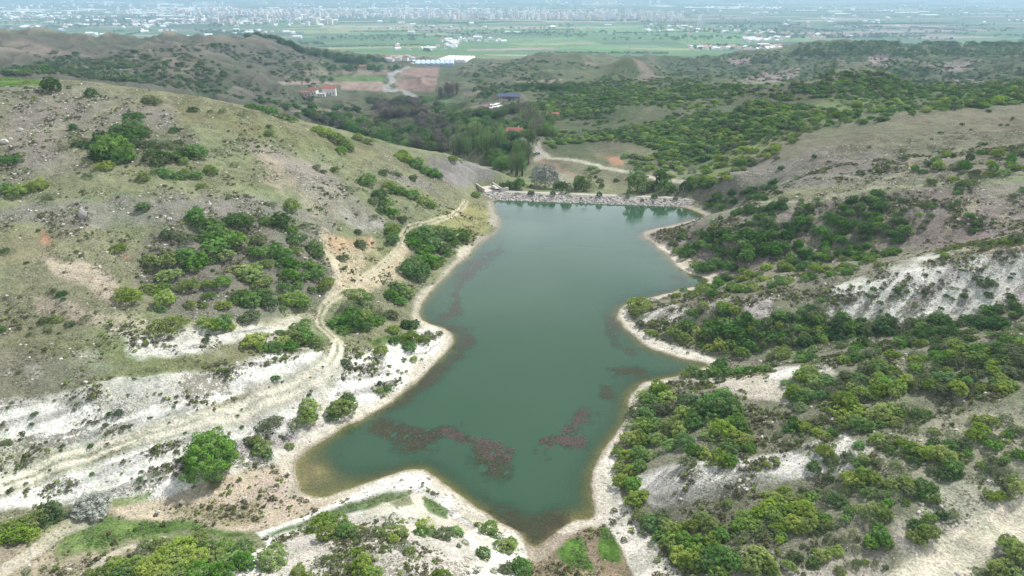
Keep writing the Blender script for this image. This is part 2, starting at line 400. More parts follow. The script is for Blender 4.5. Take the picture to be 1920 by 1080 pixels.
paint((.38,.34,.265), [(80,480),(150,485),(215,520),(250,560),(230,575),(160,535),(110,520)], 8, 18, (0, 420), .4, .4, .85)
paint((.38,.34,.265), [(60,560),(150,570),(270,600),(290,612),(180,612),(80,590)], 8, 18, (0, 420), .6, .3, .7)
paint((.42,.37,.30), [(200,610),(300,600),(560,600),(600,590),(560,640),(300,640),(200,630)], 10, 18, (0, 420), .5, .4, .6)
paint(RED, [(72,430),(95,440),(98,458),(78,455)], 5, 8, (0, 420), .1, .2, .7)
paint(RED, [(228,475),(245,483),(235,488)], 4, 6, (0, 420), .1, .2, .7)
paint((.45,.31,.21), [(605,440),(650,450),(690,440),(700,460),(640,475),(610,470)], 6, 10, (0, 420), .3, .4, .8)
paint(CREAM, [(600,470),(700,460),(740,490),(700,530),(640,545),(625,500)], 8, 18, (0, 420), .5, .5, .8)
paint(CREAM, [(700,500),(760,450),(770,470),(745,520),(700,550),(660,560),(650,540)], 8, 14, (0, 420), .35, .3, .8)
paint((.19,.19,.10), [(680,480),(735,430),(745,450),(700,510),(680,520)], 6, 10, (0, 420), .3, .1, .7)
paint((.215,.20,.20), [(800,295),(850,290),(930,320),(920,340),(860,350),(815,330)], 8, 10, (0, 420), .1, .9)
paint((.21,.195,.195), [(720,325),(790,330),(820,360),(780,350),(730,340)], 8, 10, (0, 420), .3, .9, .6)
paint((.30,.28,.27), [(640,400),(720,410),(720,430),(650,430)], 8, 14, (0, 420), .4, .9, .8)
paint((.25,.245,.11), [(800,420),(870,375),(930,400),(915,440),(880,455),(850,440)], 8, 10, (0, 420), .5, .2, .9)
paint(SCRUB, [(640,270),(700,250),(770,285),(850,310),(840,322),(760,300),(690,280)], 6, 8, (0, 420), .1, .1, .3)
# field on the far left skyline and grey terrace
paint(GRASS, [(-200,140),(60,141),(90,158),(40,162),(-200,162)], 3, 2, (260, 420), 0, 0)
paint((.155,.165,.085), [(-200,650),(100,640),(190,640),(330,670),(600,640),(600,655),(430,690),(300,715),(150,740),(-200,760)], 16, 26, (0, 420), .2, .25)
paint((.175,.175,.14), [(-200,640),(180,660),(240,690),(100,740),(-200,735)], 16, 26, (0, 420), .1, .35, .7)
paint((.36,.345,.30), [(40,685),(75,680),(80,700),(60,712)], 6, 8, (0, 420), .3, .9, .6)
paint((.36,.345,.30), [(140,660),(190,655),(180,675),(150,672)], 6, 8, (0, 420), .3, .9, .6)
paint(CHALK, [(240,625),(330,620),(500,610),(540,622),(450,642),(350,655),(270,670),(240,650)], 14, 34, (0, 420), .9, .3, .75)
# --- chalk of the south west bank
paint(CHALK, [(-300,740),(60,748),(230,715),(330,700),(420,690),(500,665),(600,650),(700,650),(760,635),(800,615),(850,620),(856,650),(800,705),
              (740,760),(640,805),(560,855),(480,870),(400,905),(300,945),(160,945),(0,960),(-300,1000)], 8, 14, (0, 420), .85, .3)
paint((.36,.35,.31), [(-100,745),(150,735),(330,705),(440,700),(500,690),(440,740),(330,775),(200,790),(60,790)], 10, 28, (0, 420), 1.0, .3, .62)
paint(CHALK, [(-50,765),(140,755),(200,775),(90,800),(-50,800)], 8, 14, (0, 420), .4, .2, .9)
paint(CHALK, [(430,712),(500,690),(560,665),(622,655),(620,690),(560,715),(500,740),(440,745)], 6, 10, (0, 420), .12, .1)
paint(CHALK, [(170,800),(400,755),(430,765),(280,795),(180,812)], 5, 8, (0, 420), .15, .1)
paint(OLIVE, [(560,722),(470,745),(400,770),(340,790),(400,762),(450,740),(520,722)], 4, 6, (0, 420), .3, .1, .75)
paint((.17,.175,.09), [(0,905),(100,868),(200,838),(300,812),(190,860),(100,895),(0,930)], 5, 8, (0, 420), .5, .1, .75)
paint((.2,.205,.11), [(-20,820),(60,830),(120,850),(60,880),(0,890)], 10, 16, (0, 420), .9, .1, .6)
paint((.20,.21,.11), [(600,640),(760,620),(700,655),(640,680),(620,670)], 6, 10, (0, 420), .5, .2, .6)
paint(GRASS, [(690,640),(745,625),(780,622),(790,630),(740,645),(700,650)], 4, 3, (0, 420), 0, 0, .8)
# --- gully, mud flats, meadow
paint((.40,.345,.27), [(160,950),(300,935),(420,895),(540,865),(570,930),(660,940),(560,985),(420,1000),(280,980),(100,1000)], 8, 12, (0, 420), .25, .35)
paint((.35,.30,.25), [(480,900),(560,880),(570,930),(540,950),(450,940)], 8, 12, (0, 420), .3, .3, .7)
paint((.19,.185,.085), [(300,970),(380,955),(480,940),(500,970),(400,985)], 8, 18, (0, 420), .5, .2, .55)
paint((.26,.245,.17), [(-200,1000),(150,960),(300,990),(200,1080),(-200,1100)], 10, 16, (0, 420), .5, .4)
paint(GRASS, [(118,1000),(180,982),(300,985),(400,990),(480,1003),(430,1010),(330,1008),(240,1020),(190,1045),(110,1045)], 8, 20, (0, 420), .1, .02, .85, .5)
paint((.16,.2,.07), [(60,985),(130,980),(120,1010),(70,1030)], 8, 10, (0, 420), .3, .1, .7)
paint((.13,.18,.05), [(205,935),(290,920),(270,940),(210,955)], 5, 8, (0, 420), .3, .1, .8)
paint(OLIVE, [(395,905),(420,900),(415,922),(392,920)], 4, 6, (0, 420), .2, .1, .8)
# --- foreground hump
HUMP = [(480,1000),(560,975),(640,935),(700,900),(745,880),(790,876),(815,890),(850,915),(930,975),(990,1003),(985,1020),(1000,1100),(400,1100),(420,1060),(500,1025)]
paint(CHALK, HUMP, 4, 6, (0, 420), .8, .35)
paint((.40,.37,.33), [(520,1010),(640,970),(760,960),(860,990),(900,1040),(880,1100),(480,1100)], 10, 16, (0, 420), .9, .5, .8)
paint((.54,.50,.41), [(690,930),(790,925),(830,960),(880,990),(870,1000),(760,965),(690,965)], 6, 8, (0, 420), .1, .2, .8)
paint((.055,.11,.022), [(500,1003),(560,985),(640,950),(690,928),(735,917),(778,921),(760,932),(715,940),(690,955),(640,968),(560,992),(505,1008)], 5, 10, (0, 420), .05, 0, .9, .1)
paint((.10,.13,.045), [(730,940),(770,930),(775,945),(745,955)], 4, 6, (0, 420), .2, 0, .8)
paint((.055,.115,.022), [(796,930),(810,935),(838,958),(832,970),(800,958),(793,945)], 4, 9, (0, 420), .05, 0, .9, .1)
paint((.55,.52,.46), [(870,985),(920,1005),(925,1080),(905,1080),(890,1010)], 4, 5, (0, 420), .05, .1, .9)
# --- marsh at the south tip
paint(MUD, [(985,1010),(1040,985),(1110,965),(1125,960),(1180,1020),(1230,1100),(980,1100)], 6, 10, (0, 420), .35, .2)
paint(GRASS, [(1035,1025),(1060,1003),(1085,1003),(1100,1030),(1120,1060),(1110,1085),(1085,1060),(1050,1050)], 5, 16, (0, 420), .1, 0)
paint(GRASS, [(1122,980),(1135,978),(1168,1020),(1172,1050),(1140,1050),(1122,1020)], 6, 18, (0, 420), .1, 0)
paint((.30,.245,.165), [(1045,1055),(1100,1065),(1230,1100),(1040,1100)], 6, 16, (0, 420), .6, .1, .8)
# --- right shore strip
paint((.56,.53,.49), [(1104,905),(1120,870),(1150,830),(1165,850),(1150,880),(1165,935),(1200,980),(1250,1040),(1290,1100),(1200,1100),(1170,1030),(1110,950)], 5, 5, (0, 420), .15, .5)
paint((.20,.165,.14), [(1158,800),(1172,775),(1180,790),(1172,815),(1155,850),(1140,865)], 4, 4, (0, 420), .1, .3, .8)
# --- chalk lenses on the right bank
paint((.60,.585,.565), [(1195,890),(1330,862),(1440,860),(1500,835),(1590,812),(1640,840),(1600,880),(1500,890),(1420,900),(1330,930),(1230,945),(1195,920)], 6, 14, (0, 420), .45, .4, .9)
paint((.25,.245,.22), [(1220,925),(1330,908),(1430,885),(1480,893),(1420,925),(1330,940),(1230,945)], 6, 8, (0, 420), .5, 1.0, .85)
paint((.46,.42,.37), [(1270,705),(1380,705),(1440,692),(1550,686),(1570,700),(1480,760),(1400,745),(1330,722)], 5, 10, (0, 420), .6, .3, .85)
paint(CHALK, [(1450,690),(1520,686),(1560,690),(1500,708),(1440,712)], 4, 5, (0, 420), .2, .2, .8)
paint((.56,.52,.44), [(1680,1080),(1720,1030),(1790,1000),(1850,975),(1960,935),(1960,1010),(1860,1030),(1820,1100),(1680,1100)], 8, 12, (0, 420), .15, .35, .9)
paint((.40,.37,.33), [(1650,1000),(1750,920),(1850,900),(1960,880),(1960,960),(1800,1000),(1700,1050)], 10, 20, (0, 420), .6, .6, .7)
paint((.36,.315,.265), [(1600,880),(1700,790),(1900,770),(1960,860),(1800,900)], 12, 30, (0, 420), .6, .7, .5)
paint((.39,.36,.32), [(1400,1100),(1500,1060),(1650,1030),(1690,1100)], 12, 20, (0, 420), .6, .5, .7)
# white ridge slope
paint(CHALK, [(1550,545),(1600,518),(1700,497),(1800,480),(1960,462),(1960,560),(1850,590),(1780,600),(1700,605),(1620,600),(1540,590)], 8, 26, (0, 420), 1.0, .6, .78)
paint((.52,.50,.48), [(1190,610),(1210,585),(1260,572),(1300,580),(1300,600),(1250,610),(1200,630)], 4, 6, (0, 420), .9, .3)
paint((.38,.355,.345), [(1390,560),(1450,550),(1440,605),(1400,600)], 5, 8, (0, 420), .9, .6, .85)
paint((.40,.375,.36), [(1330,558),(1370,555),(1360,580),(1320,590)], 5, 8, (0, 420), .9, .6, .75)
paint((.40,.375,.36), [(1500,650),(1520,610),(1540,610),(1520,665)], 5, 8, (0, 420), .7, .6, .85)
paint((.66,.63,.58), [(1160,590),(1172,610),(1200,638),(1235,655),(1275,668),(1335,682),(1345,674),(1300,660),(1240,640),(1195,615),(1175,588)], 3, 2, (0, 420), .05, .3)
# slopes of ridge two and the big hill
paint((.21,.185,.165), [(1205,440),(1300,412),(1450,382),(1650,352),(1960,335),(1960,450),(1700,470),(1400,500),(1330,520)], 6, 12, (0, 420), .6, .5)
paint((.17,.165,.115), [(1300,430),(1500,420),(1700,380),(1720,440),(1500,480),(1350,500)], 10, 16, (0, 420), .6, .3, .7)
paint((.46,.40,.33), [(1205,443),(1215,452),(1250,480),(1275,503),(1325,524),(1360,512),(1385,500),(1370,490),(1320,505),(1285,480),(1240,455)], 3, 4, (0, 420), .1, .5)
paint(DRY, [(1780,420),(1830,370),(1840,380),(1810,410),(1770,440)], 5, 10, (0, 420), .2, .3, .85)
paint(DRY, [(1840,415),(1890,400),(1880,420)], 4, 10, (0, 420), .2, .3, .7)
paint(CREAM, [(1790,470),(1870,450),(1930,440),(1960,445),(1960,458),(1850,470)], 4, 8, (0, 420), .3, .2, .85)
paint((.20,.22,.13), [(1500,385),(1650,352),(1960,325),(1960,340),(1650,362)], 3, 5, (0, 420), .1, .1, .8)
paint((.205,.21,.115), [(1280,395),(1340,378),(1500,372),(1640,348),(1600,340),(1400,370)], 3, 4, (260, 420), .1, .1, .5)
paint((.155,.15,.105), [(1500,240),(1700,210),(1960,185),(1960,290),(1700,280),(1400,320),(1400,270)], 12, 20, (270, 500), .5, .3)
paint((.20,.185,.165), [(1300,350),(1420,300),(1560,285),(1700,290),(1700,330),(1560,350),(1360,375)], 10, 20, (270, 420), .7, .7, .8)
paint(DRY, [(1660,340),(1690,320),(1710,290),(1715,310),(1700,335)], 6, 14, (270, 420), .3, .4, .7)
paint((.16,.19,.075), [(1280,370),(1290,340),(1320,310),(1380,280),(1450,240),(1560,215),(1500,240),(1420,285),(1340,330),(1310,350)], 5, 8, (300, 560), .2, .1, .8)
paint((.15,.18,.075), [(1560,185),(1700,178),(1960,160),(1960,178),(1800,190),(1650,200),(1560,230),(1400,250),(1350,250)], 5, 8, (350, 600), .3, .1, .7)
# below the dam
paint((.19,.18,.125), [(1010,290),(1100,300),(1250,330),(1280,350),(1120,345),(1040,320)], 4, 5, (340, 500), .3, .4)
paint((.16,.155,.105), [(1100,272),(1160,262),(1240,290),(1270,310),(1200,318),(1120,300)], 5, 8, (340, 600), .4, .4)
paint(RED, [(1120,290),(1170,305),(1150,288)], 4, 6, (340, 600), .1, .3, .5)
paint((.40,.22,.15), [(1140,298),(1160,290),(1170,310),(1150,312)], 3, 4, (340, 600), .1, .3, .8)
paint((.215,.225,.115), [(900,345),(960,352),(1080,350),(1060,338),(960,342)], 3, 3, (340, 420), .1, .1, .8)
paint((.36,.33,.28), [(1010,318),(1060,322),(1080,340),(1030,345)], 4, 6, (350, 500), .3, 1.0, .7)
# valley fields
paint((.27,.195,.165), [(760,128),(825,125),(820,155),(815,172),(745,170),(740,150)], 2, 3, (800, 1900), 0, 0)
paint((.32,.25,.21), [(640,150),(718,152),(728,170),(640,168)], 2, 3, (800, 1900), 0, 0)
paint((.33,.27,.23), [(520,152),(640,154),(640,158),(530,158)], 2, 2, (800, 1900), 0, 0, .9)
paint((.09,.17,.05), [(610,140),(720,143),(725,152),(640,152)], 2, 3, (800, 1900), 0, 0)
paint((.27,.21,.19), [(560,133),(760,133),(730,140),(560,140)], 2, 2, (800, 1900), 0, 0, .7)
paint((.10,.15,.065), [(790,185),(840,180),(845,205),(805,205)], 3, 4, (600, 1300), 0, 0)
paint((.28,.22,.19), [(960,152),(1055,148),(1050,158),(980,156)], 2, 2, (600, 1600), 0, 0, .9)
paint((.30,.23,.2), [(865,172),(905,168),(900,178),(870,180)], 2, 3, (600, 1300), 0, 0, .8)
paint((.25,.2,.18), [(870,195),(925,190),(910,202),(870,204)], 2, 3, (500, 1300), 0, .4, .8)
paint((.29,.24,.21), [(545,208),(640,204),(640,212),(560,215)], 2, 3, (400, 1300), 0, 0, .7)
# mid hills
paint((.21,.17,.145), [(0,78),(40,72),(70,82),(150,100),(200,105),(120,108),(0,98)], 4, 8, (700, 1500), .3, .6)
paint((.12,.115,.09), [(150,100),(400,82),(600,100),(560,110),(300,112)], 6, 10, (700, 1700), .4, .3, .7)
paint((.13,.145,.08), [(1060,115),(1140,103),(1240,140),(1130,170),(1050,160)], 6, 8, (600, 1500), .3, .1, .7)
paint((.21,.175,.14), [(1190,115),(1245,145),(1200,155),(1180,130)], 3, 4, (600, 1500), .1, .3, .8)
paint((.20,.165,.14), [(1075,104),(1115,118),(1100,125),(1070,112)], 3, 4, (600, 1500), .1, .3, .8)
for P_ in ([(1630,103),(1660,100),(1655,115),(1635,118)], [(1370,110),(1405,108),(1400,120),(1375,120)], [(1430,145),(1490,135),(1490,145),(1440,150)],
           [(1610,180),(1640,160),(1700,165),(1760,155),(1880,152),(1880,160),(1750,168),(1690,182)], [(1470,165),(1520,158),(1515,168),(1480,170)]):
    paint((.32,.25,.235), P_, 3, 5, (600, 1800), .2, .6, .9)
paint((.14,.17,.085), [(1400,90),(1650,74),(1960,84),(1960,112),(1750,104),(1600,100),(1450,105)], 3, 4, (1000, 2100), .1, .1, .8)

# gullies overgrown, spurs bare in the middle distance
mdk = sstep(380, 480, GY) * sstep(2300, 1900, GY) * sstep(-85, -60, H)
gl_ = ridged(GX, GY * .45, 52, 3, 25) * .6 + ridged(GX, GY * .6, 130, 5, 5) * .4
col *= (1 - .18 * mdk)[..., None]  # cloud shadow over the middle-distance hills, painted into the ground colour
kk = (mdk * sstep(.62, .42, gl_) * .75)[..., None]; col = col * (1 - kk) + np.array((.055, .082, .035)) * kk
kk = (mdk * sstep(.70, .88, gl_) * .5)[..., None]; col = col * (1 - kk) + np.array((.20, .175, .14)) * kk
paint((.080,.100,.048), [(1110,160),(1150,128),(1165,112),(1182,109),(1195,116),(1205,150),(1170,170),(1120,172)], 5, 5, (850, 1100), .2, .1)
paint((.20,.17,.135), [(1186,110),(1205,118),(1250,158),(1215,160),(1200,135)], 3, 5, (850, 1100), .1, .2, .9)
paint((.080,.100,.048), [(1030,120),(1075,104),(1095,104),(1110,125),(1060,135)], 5, 5, (1100, 1400), .2, .1)
paint((.20,.165,.135), [(1092,104),(1118,124),(1102,128)], 2, 4, (1100, 1400), .1, .2, .9)
paint((.17,.16,.12), [(1145,157),(1180,178),(1172,184),(1150,168)], 2, 3, (700, 860), .1, .2, .8)
for P_ in ([(1365,108),(1410,106),(1402,124),(1370,124)], [(1400,142),(1500,132),(1495,146),(1410,156)], [(1630,100),(1668,98),(1660,122),(1630,124)],
           [(1290,172),(1300,160),(1330,158),(1400,150),(1390,166)], [(1600,184),(1640,158),(1700,164),(1760,154),(1890,150),(1890,164),(1750,172),(1690,186)], [(1480,170),(1540,152),(1550,166),(1520,172)],
           [(1740,120),(1820,115),(1830,128),(1760,135)]):
    paint((.235,.195,.185), P_, 3, 7, (600, 1800), .1, .4, .85, .4)
# farmland of the plain: strips of fields in a rotated grid
plain = sstep(-70, -95, H) * sstep(1500, 1800, GY)
ang = R(14)
px_ = GX * math.cos(ang) + GY * math.sin(ang) + fbm(GX, GY, 900, 2, 5) * 160
py_ = -GX * math.sin(ang) + GY * math.cos(ang) + fbm(GX, GY, 900, 2, 6) * 90
row = np.floor(py_ / 150.0); cell = np.floor((px_ + _hash(row, row * 0, 4) * 900) / (260 + 500 * _hash(row, row * 0, 8)))
hh = _hash(cell, row, 11); h2 = _hash(cell, row, 12)
zone = fbm(GX, GY, 1500, 3, 91)
PAL = np.array([(.085,.20,.05), (.12,.25,.07), (.07,.145,.05), (.23,.28,.10), (.09,.12,.065), (.28,.23,.18), (.06,.10,.05), (.19,.17,.12), (.10,.19,.07), (.30,.31,.17)])
gi = np.array([0, 1, 0, 8, 1, 3, 2, 5, 9, 0]); di = np.array([2, 6, 4, 0, 6, 7, 4, 2, 5, 6])
vp = V
green = sstep(40, 52, vp) * sstep(480, 620, U + n1f * 60) * sstep(1500, 1300, U) * .85 + 0.15
pick = np.where(h2 < green, gi[np.minimum((hh * 10).astype(int), 9)], di[np.minimum((hh * 10).astype(int), 9)])
fcol = PAL[pick] * (0.9 + 0.25 * vnoise(GX / 60, GY / 60, 5))[..., None]
edge = np.abs(((py_ / 150.0) % 1) - 0.5) > 0.47
fcol[edge] = (.10, .115, .07)
fcol = fcol * .72 + fcol.mean(-1, keepdims=True) * .28 * np.array((1, 1.02, .95)) * .95
col = col * (1 - plain[..., None]) + fcol * plain[..., None]
tuft *= (1 - plain); stone *= (1 - plain)

# sandy belt round the lake, then the bed
bw_ = 2.6 + 3.6 * fbm(GX, GY, 12, 3, 161)
belt = sstep(bw_ + 1.6, bw_ - 1.2, sd + n1 * 2) * (sd > -1) * (GY < 335)
bc = np.where((GX < 0)[..., None], np.array((.50,.455,.385)), np.array((.54,.50,.44)))
rb = (V < 460) & (V > 0)
bc = np.where(rb[..., None], np.array((.36,.32,.29)), bc)
k_ = belt * np.where(V > 1000, .3, .85)
col = col * (1 - k_[..., None]) + bc * k_[..., None]
tuft = tuft * (1 - belt); stone = np.maximum(stone * (1 - .5 * belt), belt * .55)
bed = sstep(0.6, -0.6, sd)
bedc = np.array((.24,.235,.105)) + np.zeros(col.shape)
aw_ = np.exp(-(((U - 590) / 55) ** 2 + ((V - 890) / 45) ** 2))[..., None]; bedc = bedc * (1 - aw_) + np.array((.40,.33,.22)) * aw_
aw_ = sstep(930, 1000, V)[..., None]; bedc = bedc * (1 - aw_) + np.array((.24,.19,.11)) * aw_
col = col * (1 - bed[..., None]) + bedc * bed[..., None]
tuft *= (1 - bed); stone *= (1 - bed * .7)

WEED = [[(700,790),(740,785),(800,797),(870,800),(900,815),(950,840),(958,870),(930,880),(900,862),(870,830),(830,830),(800,850),(740,840),(700,820)],
 [(1010,850),(1020,825),(1048,810),(1060,775),(1085,757),(1110,765),(1120,775),(1095,800),(1090,840),(1060,838),(1035,830),(1025,858)],
 [(850,612),(880,615),(885,640),(870,665),(840,695),(800,725),(765,755),(720,780),(715,770),(760,740),(800,705),(840,670),(865,640)],
 [(845,560),(870,500),(890,490),(940,455),(945,470),(890,520),(870,540),(870,590),(840,600),(815,605),(820,590),(840,585)],
 [(1138,590),(1150,600),(1160,640),(1185,660),(1175,665),(1145,650),(1135,620)],[(1138,690),(1210,690),(1215,700),(1150,706)],[(1128,725),(1145,725),(1148,745),(1130,748)],
 [(908,930),(940,945),(975,975),(970,985),(930,955)],[(1000,975),(1060,965),(1060,985),(1000,1000)],[(870,850),(955,880),(950,900),(900,890)],[(1260,520),(1280,515),(1300,535),(1270,530)]]
TOP = [[(835,810),(870,806),(905,815),(945,840),(950,855),(925,856),(900,840),(870,825),(840,830)],[(1050,810),(1065,780),(1090,762),(1110,772),(1090,805),(1088,835),(1060,835),(1020,850),(1020,835),(1045,820)]]
def weed_mask(x, y):
    o_ = np.zeros(x.shape)
    for poly in WEED:
        wx, wy = at_z([p[0] for p in poly], [p[1] for p in poly], 0); PP = np.stack([wx, wy], 1)
        m_ = (x > PP[:, 0].min() - 4) & (x < PP[:, 0].max() + 4) & (y > PP[:, 1].min() - 4) & (y < PP[:, 1].max() + 4)
        if m_.any(): o_[m_] = np.maximum(o_[m_], sstep(2.2, -1.5, poly_sd(x[m_], y[m_], PP) + fbm(x[m_], y[m_], 4, 4, 12) * 3.0))
    return o_
wk = weed_mask(GX, GY) * bed
col = col * (1 - wk[..., None]) + np.array((.075, .055, .05)) * wk[..., None]
meadow = sstep(1.3, 1.6, col[..., 1] / col[..., 0]) * (GY < 330) * (sd > .5)
# tracks: pale dirt lines on the ground, widths in metres
def world_line(px, ymin=0):
    x, y, z = ground_px([p[0] for p in px], [p[1] for p in px], ymin)
    P = [(x[0], y[0])]
    pts_ = np.stack([x, y], 1)
    out = []                                     # Catmull-Rom through the points
    for i in range(len(pts_) - 1):
        p0, p1, p2, p3 = pts_[max(i - 1, 0)], pts_[i], pts_[i + 1], pts_[min(i + 2, len(pts_) - 1)]
        for t in np.linspace(0, 1, 6, endpoint=False):
            out.append(0.5 * ((2 * p1) + (-p0 + p2) * t + (2 * p0 - 5 * p1 + 4 * p2 - p3) * t * t + (-p0 + 3 * p1 - 3 * p2 + p3) * t ** 3))
    out.append(pts_[-1])
    return np.array(out)
def track(px, width, c, k=1.0, ruts=False, ymin=0, soft=None):
    P = world_line(px, ymin)
    soft = soft or width * 0.35
    pad = width + 4
    m = (GX > P[:, 0].min() - pad) & (GX < P[:, 0].max() + pad) & (GY > P[:, 1].min() - pad) & (GY < P[:, 1].max() + pad)
    if not m.any(): return
    d = poly_sd(GX[m] + n1[m] * width * .25, GY[m] + n2[m] * width * .25, P, closed=False)
    w_ = sstep(width / 2 + soft, width / 2 - soft * .3, d)
    if ruts: w_ = w_ * (1 - 0.75 * sstep(0.55, 0.2, d))
    w_ = w_ * k
    col[m] = col[m] * (1 - w_[:, None]) + np.array(c) * w_[:, None]
    tuft[m] *= (1 - w_); stone[m] *= (1 - w_ * .7)
MAIN = [(-60,935),(0,908),(100,868),(200,837),(300,806),(400,778),(480,755),(560,727),(605,697),(632,665),(632,642),(612,622),(600,600),(612,573),(645,548),(680,525),
        (718,495),(745,468),(757,440),(768,425),(800,418),(840,408),(865,392),(874,376)]
track(MAIN[:10], 4.6, (.19,.20,.115), .62)
track([(1295,396),(1340,386),(1420,378),(1500,376),(1600,360),(1650,350),(1750,342),(1920,324),(1990,318)], 1.8, (.30,.31,.21), .8)
track(MAIN[:11], 2.5, (.58,.55,.47), .95, True)
track(MAIN[10:], 2.1, (.43,.39,.30), .9, True)
track([(610,430),(606,455),(628,500),(628,540),(615,570)], 2.0, PATH, .6)
track([(600,715),(606,760),(600,795),(560,825),(500,848),(440,880)], 2.0, (.56,.53,.48), .8)
track([(0,1078),(60,1035),(110,998),(170,975)], 2.5, (.48,.45,.38), .6)
track([(180,1060),(230,1030),(300,1010)], 2.0, (.48,.45,.38), .6)
track([(1700,1090),(1745,1062),(1800,1020),(1850,990),(1930,950)], 3.5, (.60,.56,.46), .7)
track([(1020,292),(1060,298),(1110,308),(1160,320),(1210,331),(1250,338),(1272,346),(1278,356)], 2.6, (.44,.43,.36), .95, ymin=345)
track([(1015,303),(1045,314),(1080,331),(1105,345)], 3.5, (.27,.20,.165), .9, ymin=345)
track([(1000,275),(1010,285),(1020,292),(1010,298)], 6.0, (.42,.38,.33), .9, ymin=345)
track([(1004,262),(1010,278)], 4.0, (.36,.33,.28), .8, ymin=345)
track([(765,125),(750,133),(732,142),(737,153),(724,168),(760,172),(780,185),(795,205),(830,222),(850,235)], 9.0, (.26,.26,.26), .95, ymin=700)
track([(0,242),(60,245),(120,240)], 1.5, (.27,.27,.19), .6)
track([(180,218),(230,195),(290,180)], 1.5, (.27,.27,.17), .5)

gm_ = (col[..., 1] > col[..., 0] * 1.35) & (GY < 420)
col = np.where(gm_[..., None], col * (1 + .45 * fbm(GX, GY, 1.6, 3, 141) + .35 * fbm(GX, GY, 6, 3, 142))[..., None], col)
# fine mottling shared by everything near
mot = (1 + 0.20 * fbm(GX, GY, 12, 4, 61) + 0.12 * fbm(GX, GY, 2.2, 3, 71))
ck = sstep(.38, .55, col.min(-1)) * (GY < 420) * (sd > 4)
col *= mot[..., None] * (1 - (ck * np.clip(.05 + STR * 1.1, 0, .45))[..., None])
tuft = np.clip(tuft * (1 + ck * STR * 2.2) * np.clip(.6 + fbm(GX, GY, 14, 3, 171) * 1.8, 0.05, 2), 0, 1)
col[..., 2] *= 1 - .03 * (GY < 420)
wet = sstep(1.3 + n1 * .8, .2, sd) * (sd > -.2) * (GY < 335) * .55
col = col * (1 - wet[..., None]) + np.array((.20,.165,.12)) * wet[..., None]
gt = np.clip(fbm(GX, GY, 30, 4, 88) * 1.5, -.6, .8) * (1 - plain) * sstep(.5, .3, col.max(-1)) * (sd > 3)
col *= 1 + gt[..., None] * np.array((-.09, .01, -.09))
col = np.clip(col, 0.01, 0.8)

# ------------------------------------------------------------------ helpers for objects
def tag(o, label=None, cat=None, group=None, kind=None):
    if label: o["label"] = label
    if cat: o["category"] = cat
    if group: o["group"] = group
    if kind: o["kind"] = kind
    return o
def link(o, parent=None):
    COL.objects.link(o)
    if parent is not None: o.parent = parent
    return o
def np_mesh(name, verts, faces, smooth=True):
    """verts (n,3), faces (m,4) or (m,3) arrays -> mesh"""
    me = bpy.data.meshes.new(name)
    verts = np.asarray(verts, np.float32); faces = np.asarray(faces, np.int32)
    k = faces.shape[1]
    me.vertices.add(len(verts)); me.vertices.foreach_set("co", verts.ravel())
    me.loops.add(faces.size); me.loops.foreach_set("vertex_index", faces.ravel())
    me.polygons.add(len(faces))
    me.polygons.foreach_set("loop_start", np.arange(0, faces.size, k, dtype=np.int32))
    me.polygons.foreach_set("loop_total", np.full(len(faces), k, np.int32))
    me.update(calc_edges=True)
    me.polygons.foreach_set("use_smooth", np.full(len(faces), smooth, bool))
    return me
def add_attr(me, name, typ, data):
    a = me.attributes.new(name, typ, 'POINT')
    key = {"FLOAT": "value", "INT": "value", "FLOAT_COLOR": "color", "FLOAT_VECTOR": "vector"}[typ]
    a.data.foreach_set(key, np.ascontiguousarray(data, np.int32 if typ == "INT" else np.float32).ravel())
def mat(name):
    m = bpy.data.materials.new(name); m.use_nodes = True
    t = m.node_tree
    for n in list(t.nodes): t.nodes.remove(n)
    out = t.nodes.new("ShaderNodeOutputMaterial")
    return m, t, out
class NT:
    """short hand for node building"""
    def __init__(s, t): s.t = t
    def n(s, typ, ins=None, **kw):
        nd = s.t.nodes.new(typ)
        for k, v in kw.items(): setattr(nd, k, v)
        for k, v in (ins or {}).items():
            if hasattr(v, "is_output") or isinstance(v, bpy.types.NodeSocket): s.t.links.new(v, nd.inputs[k])
            else: nd.inputs[k].default_value = v
        return nd
    def math(s, op, a, b=0.0, clamp=False):
        return s.n("ShaderNodeMath", {0: a, 1: b}, operation=op, use_clamp=clamp).outputs[0]
    def mix(s, f, a, b, blend='MIX'):
        nd = s.t.nodes.new("ShaderNodeMix"); nd.data_type = 'RGBA'; nd.blend_type = blend
        for k, v in (("Factor", f), ("A", a), ("B", b)):
            if isinstance(v, bpy.types.NodeSocket): s.t.links.new(v, nd.inputs[k] if k == "Factor" else nd.inputs[{"A": 6, "B": 7}[k]])
            elif k == "Factor": nd.inputs[0].default_value = v
            else: nd.inputs[{"A": 6, "B": 7}[k]].default_value = (*v, 1) if len(v) == 3 else v
        return nd.outputs[2]
    def ramp(s, v, lo, hi, a=0.0, b=1.0, smooth=True):
        nd = s.n("ShaderNodeMapRange", {"Value": v, "From Min": lo, "From Max": hi, "To Min": a, "To Max": b})
        if smooth: nd.interpolation_type = 'SMOOTHSTEP'
        return nd.outputs[0]
    def noise(s, vec, scale, detail=3, rough=0.5):
        return s.n("ShaderNodeTexNoise", {"Vector": vec, "Scale": scale, "Detail": detail, "Roughness": rough}).outputs[0]

